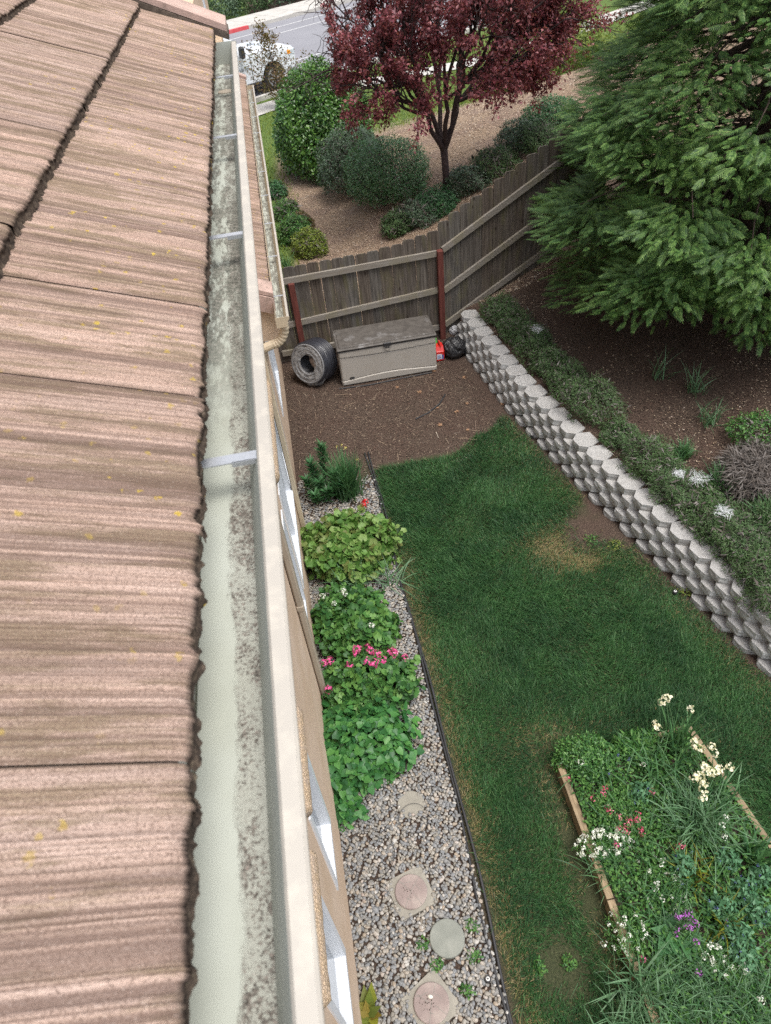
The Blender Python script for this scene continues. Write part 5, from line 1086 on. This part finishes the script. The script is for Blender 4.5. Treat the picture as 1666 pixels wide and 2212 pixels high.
geranium('dark green geranium dotted with few white flowers, in the middle of the pebble bed', 766, 1345, (.44, .4, .44), 1900, 'geranium_dark', .05, .085, 71, 'petal_white', [(742, 1277, .98), (722, 1304, 1.0), (697, 1290, .95), (803, 1351, 1.0), (745, 1282, 1.0)], .036)
geranium('dark geranium topped with bright pink flower heads', 795, 1475, (.5, .34, .42), 1600, 'geranium_dark', .045, .08, 72, 'petal_pink', [(800, 1405, 1.0), (815, 1412, .98), (772, 1403, .95), (852, 1412, .95), (793, 1428, .98), (700, 1432, .95), (712, 1428, .97), (755, 1438, .95), (808, 1433, 1.0), (875, 1420, .85), (770, 1412, .98), (709, 1490, .8), (845, 1405, .95), (795, 1398, 1.0), (825, 1425, .97)], .046)
p = at(778, 1608, .18); p[2] = 0; vine = shrub('heart_leaf_vine', 'mound of heart shaped green leaves spilling over pebbles by the wall', 'vine', p, (.44, .4, .42), 1700, L_HEART, 'heart_leaf', .05, .085, None, .42, .005, 26, nz=.5, seed=73, jit=.2, out=.6, up=.9, fill=.4, droop=.5)
p2_ = at(745, 1740, .05); foliage('runner', vine, (p2_[0], p2_[1], .05), (.17, .2, .12), 170, L_HEART, 'heart_leaf', .04, .07, seed=74, up=.9, low=-.1, fill=.5)
p2_ = at(835, 1640, .04); foliage('runner', vine, (p2_[0], p2_[1], .03), (.14, .16, .08), 110, L_HEART, 'fresh_green', .025, .045, seed=75, up=.9, low=-.1, fill=.5)
q_ = at(760, 1272, 0); tuft('daffodil_clump', 'grey green strappy clump between lime geranium and white flowered one', q_, 85, .3, .5, .011, .018, .5, 'strap_grey', .07)
q_ = at(845, 1262, 0); tuft('daffodil_clump', 'spreading strappy leaves reaching over the black edging pipes', q_, 40, .28, .46, .011, .017, .7, 'strap_grey', .05)
q_ = at(752, 1070, 0); iris = tuft('iris_clump', 'tall dark grassy clump with small yellow flowers beside the bare dirt', q_, 520, .42, .66, .011, .018, .2, 'strap_leaf', .07, None, 'plant', .6)
for px, py in ((738, 962), (728, 965), (772, 993), (746, 968)):
    f = at(px, py, .56); flower_stalk(iris, (q_[0] + .02, q_[1], .1), f); flower_head(iris, f, .022, 'petal_yellow', 12)
q_ = at(700, 1062, 0); lily = thing('lily_plant', q_, 'leafy upright lily stems with whorled narrow leaves beside the grassy clump', 'plant')
for px, py, h_ in ((694, 962, .62), (672, 1000, .55), (722, 1022, .42), (690, 1040, .35), (662, 1035, .4), (708, 1060, .3), (738, 1040, .35), (680, 1070, .26)):
    tp = at(px, py, h_); bs = np.array([tp[0] * .7 + q_[0] * .3, tp[1] * .7 + q_[1] * .3, 0]); flower_stalk(lily, bs, tp, .005); n = int(130 * h_ / .5); s_ = rng.random(n) ** .7; P = bs + (tp - bs) * (.1 + .9 * s_)[:, None]; a = rng.uniform(0, 6.28, n); Y = np.stack([np.cos(a), np.sin(a), .35 + .9 * s_], 1); V, Fc = scatter(L_SLIM, P, Y, np.tile([0, 0, 1.], (n, 1)) + .2 * sph(n), rng.uniform(.08, .14, n)); mesh('leaves', V, Fc, 'fresh_green', lily)
q_ = at(800, 2195, 0); b = thing('hosta_plant', q_, 'light green broad leaf plant at the bottom edge beside the wall', 'plant'); n = 16; a = rng.uniform(0, 6.28, n); V, Fc = scatter(L_OVAL, q_ + np.array([0, 0, .03]) + rng.normal(0, .015, (n, 3)), np.stack([np.cos(a), np.sin(a), rng.uniform(.5, 1.3, n)], 1), np.stack([-np.cos(a), -np.sin(a), np.ones(n)], 1), rng.uniform(.1, .19, n)); mesh('leaves', V, Fc, 'yellowing', b)
for i, (px, py) in enumerate(((1010, 2140), (1025, 2065), (1020, 2000), (915, 2040), (945, 2085), (1165, 2090), (1228, 2080), (1275, 1167), (1330, 1178), (1480, 1278))):
    q_ = at(px, py, .01); b = thing('weed', q_, ('weed sprout between pebbles left of the small sprinkler', 'weed by the edging pipes right of the plain grey disc', 'tiny weed by the edging above the plain grey disc', 'tiny weed left of the plain grey disc', 'tiny weed below the plain grey disc', 'weed on the bare soil patch near the bottom', 'second weed on the bare soil beside the raised bed', 'bright weed in the middle of the bare lawn patch', 'yellowish weed right of the bare lawn patch', 'weed rosette beside the lower sprinkler head')[i], 'weed', 'small weeds'); foliage('leaves', b, (q_[0], q_[1], .015), (.05 + .03 * (i > 6), .05 + .03 * (i > 6), .035), 70, L_OVAL, 'lime_bush' if i in (8, 9) else 'bed_green', .018, .035, low=0, seed=90 + i)
for i, (px, py) in enumerate(((952, 1022 / 1.0 * .9), (1008, 870), (985, 888), (880, 1890 / 1.0), (1330, 1085), (905, 845), (940, 800), (1000, 815), (860, 835), (945, 882), (1010, 930), (1085, 870), (848, 1742 + 40), (712, 1790 + 30))):
    q_ = at(px, py, .012); L_ = rng.uniform(.04, .08); a = rng.uniform(0, 6.28); n = 5; Y = np.stack([np.cos(a + np.linspace(-1.4, 1.4, n)), np.sin(a + np.linspace(-1.4, 1.4, n)), rng.uniform(-.05, .35, n)], 1); V, Fc = scatter(L_OVAL, np.tile(q_, (n, 1)), Y, np.tile([.1, .1, 1.], (n, 1)), np.array([.6, .85, 1, .85, .6]) * L_)
    tag(mesh('dead_leaf', V, Fc, 'dead_leaf', None, q_), 'curled brown dead leaf lying on the ground', 'leaf', 'fallen brown leaves')
# ================================================================== raised flower bed
def bp(x, y, z=.15): return at((1350 + x / 2.602) / 1.1525, (1700 + y / 2.602) / 1.1525, z)
t = NT('bed_timber'); v = t.pos(); gn = t.noise(t.scalev(v, (40, 3, 40)), 1.0, 7, .7); t.done(t.mix(t.ramp(t.noise(v, 5, 6), [(.45, (0, 0, 0)), (.6, (.6,) * 3)]), t.ramp(gn, [(.3, (.16, .115, .07)), (.55, (.29, .22, .14)), (.75, (.4, .32, .22))]), (.13, .105, .07)), .9, t.bump(gn, .5, .005), .15)
BX0, BX1, BY1 = BEDX0, BEDX1, BEDY1
bed = thing('raised_bed', ((BX0 + BX1) / 2, 1.6, 0), 'raised flower bed edged with weathered brown timbers', 'raised bed')
def timber(a, b, w_, h_):
    a, b = np.array(a), np.array(b); d = norm(b - a); s_ = np.array([-d[1], d[0]]) * w_ / 2; MB().prism([tuple(a - s_), tuple(b - s_), tuple(b + s_), tuple(a + s_)], 0, h_, 2).build('timber', 'bed_timber', bed)
lf, ln_ = at(1210, 1650, .15)[:2], at(1420, 2212, .15)[:2]; rf, rn_ = at(1488, 1570, .15)[:2], at(1760, 1960, .15)[:2]
print('bed', lf, ln_, rf, rn_)
timber(lf, lf * .42 + ln_ * .58, .055, .15); timber(lf * .415 + ln_ * .585, ln_ + (ln_ - lf) * .4, .055, .146); timber(rf, rf * .5 + rn_ * .5, .05, .15); timber(rf * .495 + rn_ * .505, rn_ + (rn_ - rf) * 1.2, .05, .147); timber(lf + np.array([.03, .0]), rf - np.array([.03, .0]), .05, .145)
so_ = [tuple(lf + [.03, 0]), tuple(ln_ + (ln_ - lf) * .3 + [.03, 0]), tuple(rn_ + (rn_ - rf) * 1.0 - [.03, 0]), tuple(rf - [.03, 0])]
MB().prism(so_[::-1], -.01, .1, 2).build('bed_soil', 'soil', bed)
def bedplant(name, label, x, y, r, n, tmpl, mat, s0, s1, cat='plant', **kw):
    p = bp(x, y, .16); p[2] = .09; return shrub(name, label, cat, p, r, n, tmpl, mat, s0, s1, 'plants in the raised bed', .35, .003, 10, nz=kw.pop('nz', .35), fill=.4, **kw)
bedplant('leafy_shrub', 'bright green small leafed plant filling the far corner of the raised bed', 270, 480, (.27, .17, .24), 3200, L_OVAL, 'bed_green', .018, .034, seed=101)
bedplant('leafy_shrub', 'paler grassy green plant at the far edge between leafy corner and daffodils', 600, 400, (.2, .1, .14), 1300, L_SLIM, 'bed_green', .04, .09, seed=102)
nem = bedplant('nemesia', 'small bush with wine red and white flowers in the bed', 520, 840, (.24, .22, .16), 2400, L_OVAL, 'bed_green', .016, .03, seed=103)
for x, y in ((405, 685), (395, 715), (335, 750), (440, 830), (425, 815), (560, 890), (550, 920), (615, 850), (615, 885), (640, 950), (650, 970), (545, 965), (500, 945), (890, 1060), (910, 1050), (170, 622), (710, 700), (570, 905), (500, 870)): flower_head(nem, bp(x, y, .27), .031, 'petal_wine', 14)
for x, y, lab, rr_, k in ((400, 1040, 'white alyssum spilling over the left timber of the bed', (.23, .11, .14), 95), (760, 1290, 'scattered small white flowers in the middle of the bed', (.17, .2, .12), 34), (550, 1620, 'white flowered sprigs hanging over the near end of the left timber', (.14, .16, .16), 22), (1090, 1780, 'small white flower cluster right of the broad leaves', (.11, .09, .16), 26), (1260, 1890, 'few pale white flowers near the right bottom of the bed', (.1, .08, .14), 9)):
    b = bedplant('alyssum', lab, x, y, rr_, 1000, L_SLIM, 'bed_green', .02, .04, seed=int(x)); p = bp(x, y, .16)
    for j in range(k):
        D = sph(1)[0]; D[2] = abs(D[2]); flower_head(b, p + np.array([D[0] * rr_[0], D[1] * rr_[1], -.03 + D[2] * rr_[2] * .75 + .01]), rng.uniform(.014, .02), 'petal_white', 12, L_ROUND)
def straps(lab, x, y, n, L0, L1, W0, W1, lean, mt, sp=.05, curl=1.4, name='strap_plant'):
    p = bp(x, y, .12); p[2] = .1; return tuft(name, lab, p, n, L0, L1, W0, W1, lean, mt, sp, 'plants in the raised bed', 'plant', curl)
d1 = straps('tall upright daffodil clump with cream flowers at the far corner of the bed', 860, 420, 60, .3, .5, .014, .022, .25, 'strap_leaf', .05, .7, 'daffodil')
d2 = straps('daffodil clump with many cream flower clusters by the right timber', 1090, 760, 110, .25, .45, .012, .02, .45, 'strap_leaf', .09, 1.3, 'daffodil')
for d_, pts in ((d1, ((775, 125), (800, 100), (815, 95), (965, 172), (735, 270), (745, 290))), (d2, ((985, 385), (990, 405), (1025, 432), (1100, 410), (1115, 455), (1055, 545), (1085, 570), (1065, 590), (1150, 555), (1135, 575), (1215, 548), (1010, 600), (985, 620), (1025, 615), (1050, 650), (1045, 690), (1040, 740), (1105, 590)))):
    for x, y in pts:
        f = bp(x, y, .46); b_ = np.array(d_.location) + rng.normal(0, .03, 3) * [1, 1, 0]; flower_stalk(d_, b_, f, .003); flower_head(d_, f, .034, 'petal_cream', 15, L_ROUND)
straps('dense mound of long arching grey green leaves in the middle of the bed', 990, 920, 330, .25, .48, .008, .014, .55, 'strap_grey', .07, 1.7)
straps('long dark arching leaves above the white alyssum, far left of the bed', 330, 560, 60, .2, .4, .01, .018, .6, 'strap_leaf', .07)
straps('strappy green leaves left of centre behind the wine red flowers', 720, 600, 70, .25, .45, .012, .02, .5, 'strap_leaf', .08)
straps('arching leaves below the white alyssum by the left timber', 420, 1200, 110, .16, .3, .006, .011, .7, 'strap_leaf', .07)
straps('yellowing arching leaves right of the small white flowers', 980, 1260, 46, .18, .32, .012, .02, .7, 'yellowing', .04)
straps('yellow green leaf rosette right of the purple flowers', 1170, 1580, 34, .2, .3, .016, .024, 1.0, 'yellowing', .025, 1.0)
straps('broad upright leaves at the right edge of the bed', 1370, 1130, 40, .25, .4, .02, .032, .4, 'strap_leaf', .05, .8)
straps('dark grassy leaves under the small white flowers', 760, 1450, 120, .2, .36, .007, .012, .6, 'strap_leaf', .09)
straps('thick leaved onion like stems leaning over the left timber at the bottom', 600, 1960, 40, .28, .5, .012, .018, .5, 'strap_grey', .05, .8)
for i, (x, y) in enumerate(((640, 720), (900, 1200), (1190, 1170), (1150, 1460), (1260, 1640), (1300, 1360), (1420, 1280), (1390, 1500), (1290, 1780))):
    b = bedplant('honeywort', ('blue green honeywort between the wine red flowers and the arching leaves', 'small blue green honeywort left of the yellowing leaves', 'large blue green honeywort under the broad upright leaves', 'blue green honeywort above the yellow green rosette', 'blue green honeywort right of the purple flowers', 'blue green honeywort in the right half of the bed', 'blue green honeywort at the right frame edge', 'drooping honeywort low at the right edge', 'honeywort sprig above the grassy mass')[i], x, y, (.095, .08, .22), 230, L_OVAL, 'blue_green', .03, .052, seed=120 + i)
    p = bp(x, y, .32)
    for j in range(4): flower_head(b, p + rng.normal(0, .05, 3) * [1, 1, .4], .012, 'petal_blue', 9)
for i, (x, y) in enumerate(((490, 475), (430, 600), (560, 505))):
    p = bp(x, y, .22); b = thing('grape_hyacinth', (p[0], p[1], .1), ('small blue spike flower in the far left of the bed', 'blue spike flower nearest the left timber', 'blue spike flower behind the strappy leaves')[i], 'flower', 'blue spike flowers'); flower_stalk(b, (p[0], p[1], .1), p)
    for j in range(5): flower_head(b, p + np.array([0, 0, .012 * j]), .014 - .0015 * j, 'petal_blue', 12)
p = bp(860, 1650, .12); p[2] = .1; stock = thing('stock_plant', p, 'purple flower cluster above broad dark green leaves near the bottom of the bed', 'plant', 'plants in the raised bed'); n = 34; a = rng.uniform(0, 6.28, n)
V, Fc = scatter(L_OVAL, p + rng.normal(0, .03, (n, 3)) * [1, 1, .3] + [0, 0, .04], np.stack([np.cos(a), np.sin(a), rng.uniform(.1, .7, n)], 1), np.stack([-np.cos(a) * .3, -np.sin(a) * .3, np.ones(n)], 1), rng.uniform(.13, .22, n)); mesh('leaves', V, Fc, 'fresh_green', stock)
for x, y in ((870, 1510), (900, 1500), (935, 1490), (960, 1490), (960, 1525), (985, 1545), (1000, 1565), (950, 1580), (970, 1590), (880, 1590), (875, 1630), (930, 1515), (890, 1520), (940, 1585)): 
    f = bp(x, y, .34); flower_stalk(stock, p, f); flower_head(stock, f, .023, 'petal_purple', 14)
straps('slender dark leaves in the gap behind the purple flowers', 1080, 1400, 70, .22, .42, .008, .014, .5, 'strap_leaf', .12)
straps('slender leaves left of the arching grey green mound', 620, 1000, 60, .2, .36, .008, .014, .5, 'strap_leaf', .14)
b = straps('pale grassy mass of thin leaves filling the bottom of the bed', 900, 2020, 520, .18, .36, .006, .011, .55, 'strap_grey', .17, 1.2, 'grass_mass'); straps('second pale grassy mass at the bottom right corner', 1300, 2080, 420, .18, .34, .006, .011, .55, 'strap_grey', .16, 1.2, 'grass_mass'); straps('thin leaved grassy mass at the bottom edge under the stems', 620, 2190, 220, .15, .3, .006, .01, .6, 'strap_grey', .12, 1.2, 'grass_mass')
for i, (x, y, pm) in enumerate(((1195, 870, 'petal_white'), (1165, 920, 'petal_white'), (250, 515, 'petal_white'), (655, 530, 'petal_white'), (400, 1690, 'petal_white'), (1015, 1880, 'petal_purple'), (1000, 1680, 'petal_purple'), (1420, 2050, 'petal_white'), (650, 1790, 'petal_pink'), (480, 1050, 'petal_pink'), (1180, 1000, 'petal_white'))):
    p = bp(x, y, .36); b = thing('single_flower', (p[0], p[1], .1), ('pale flower on a stem in front of the right timber, upper of two', 'pale flower on a stem in front of the right timber, lower of two', 'single pale flower in the leafy far corner of the bed', 'white star flower beside the upright strappy leaves', 'white flower leaning outside the left timber', 'purple thistle like flower above the bottom grass mass', 'small purple bloom right of the broad leaves', 'white flower in the bottom right of the bed', 'pinkish bloom near the bottom stems', 'pink bloom poking out of the white alyssum', 'pale bud below the two pale flowers by the timber')[i], 'flower', 'single flowers in the raised bed'); flower_stalk(b, (p[0], p[1], .1), p); flower_head(b, p, .026, pm, 18)
# low green filler between the plants
q = rng.random((24000, 2)); A_, B_, C_, D_ = map(np.array, so_); P2 = (A_ * (1 - q[:, :1]) + B_ * q[:, :1]) * (1 - q[:, 1:]) + (D_ * (1 - q[:, :1]) + C_ * q[:, :1]) * q[:, 1:]; P = np.concatenate([P2, .1 + .12 * rng.random((24000, 1)) ** 1.3], 1)
P[:, :2] += 0; V, Fc = scatter(L_OVAL, P, norm(sph(24000) + [0, 0, .3]), norm(sph(24000) * .6 + [0, 0, 1]), rng.uniform(.02, .045, 24000)); o = mesh('bed_foliage', V, Fc, 'geranium_dark', None); tag(o, 'low green leaves covering the soil of the raised bed', 'foliage', kind='stuff')
# ================================================================== every top-level object carries a category
for o in list(COL.objects):
    if o.parent is None and o.type in ('MESH', 'EMPTY') and 'label' not in o: print('UNLABELLED', o.name)
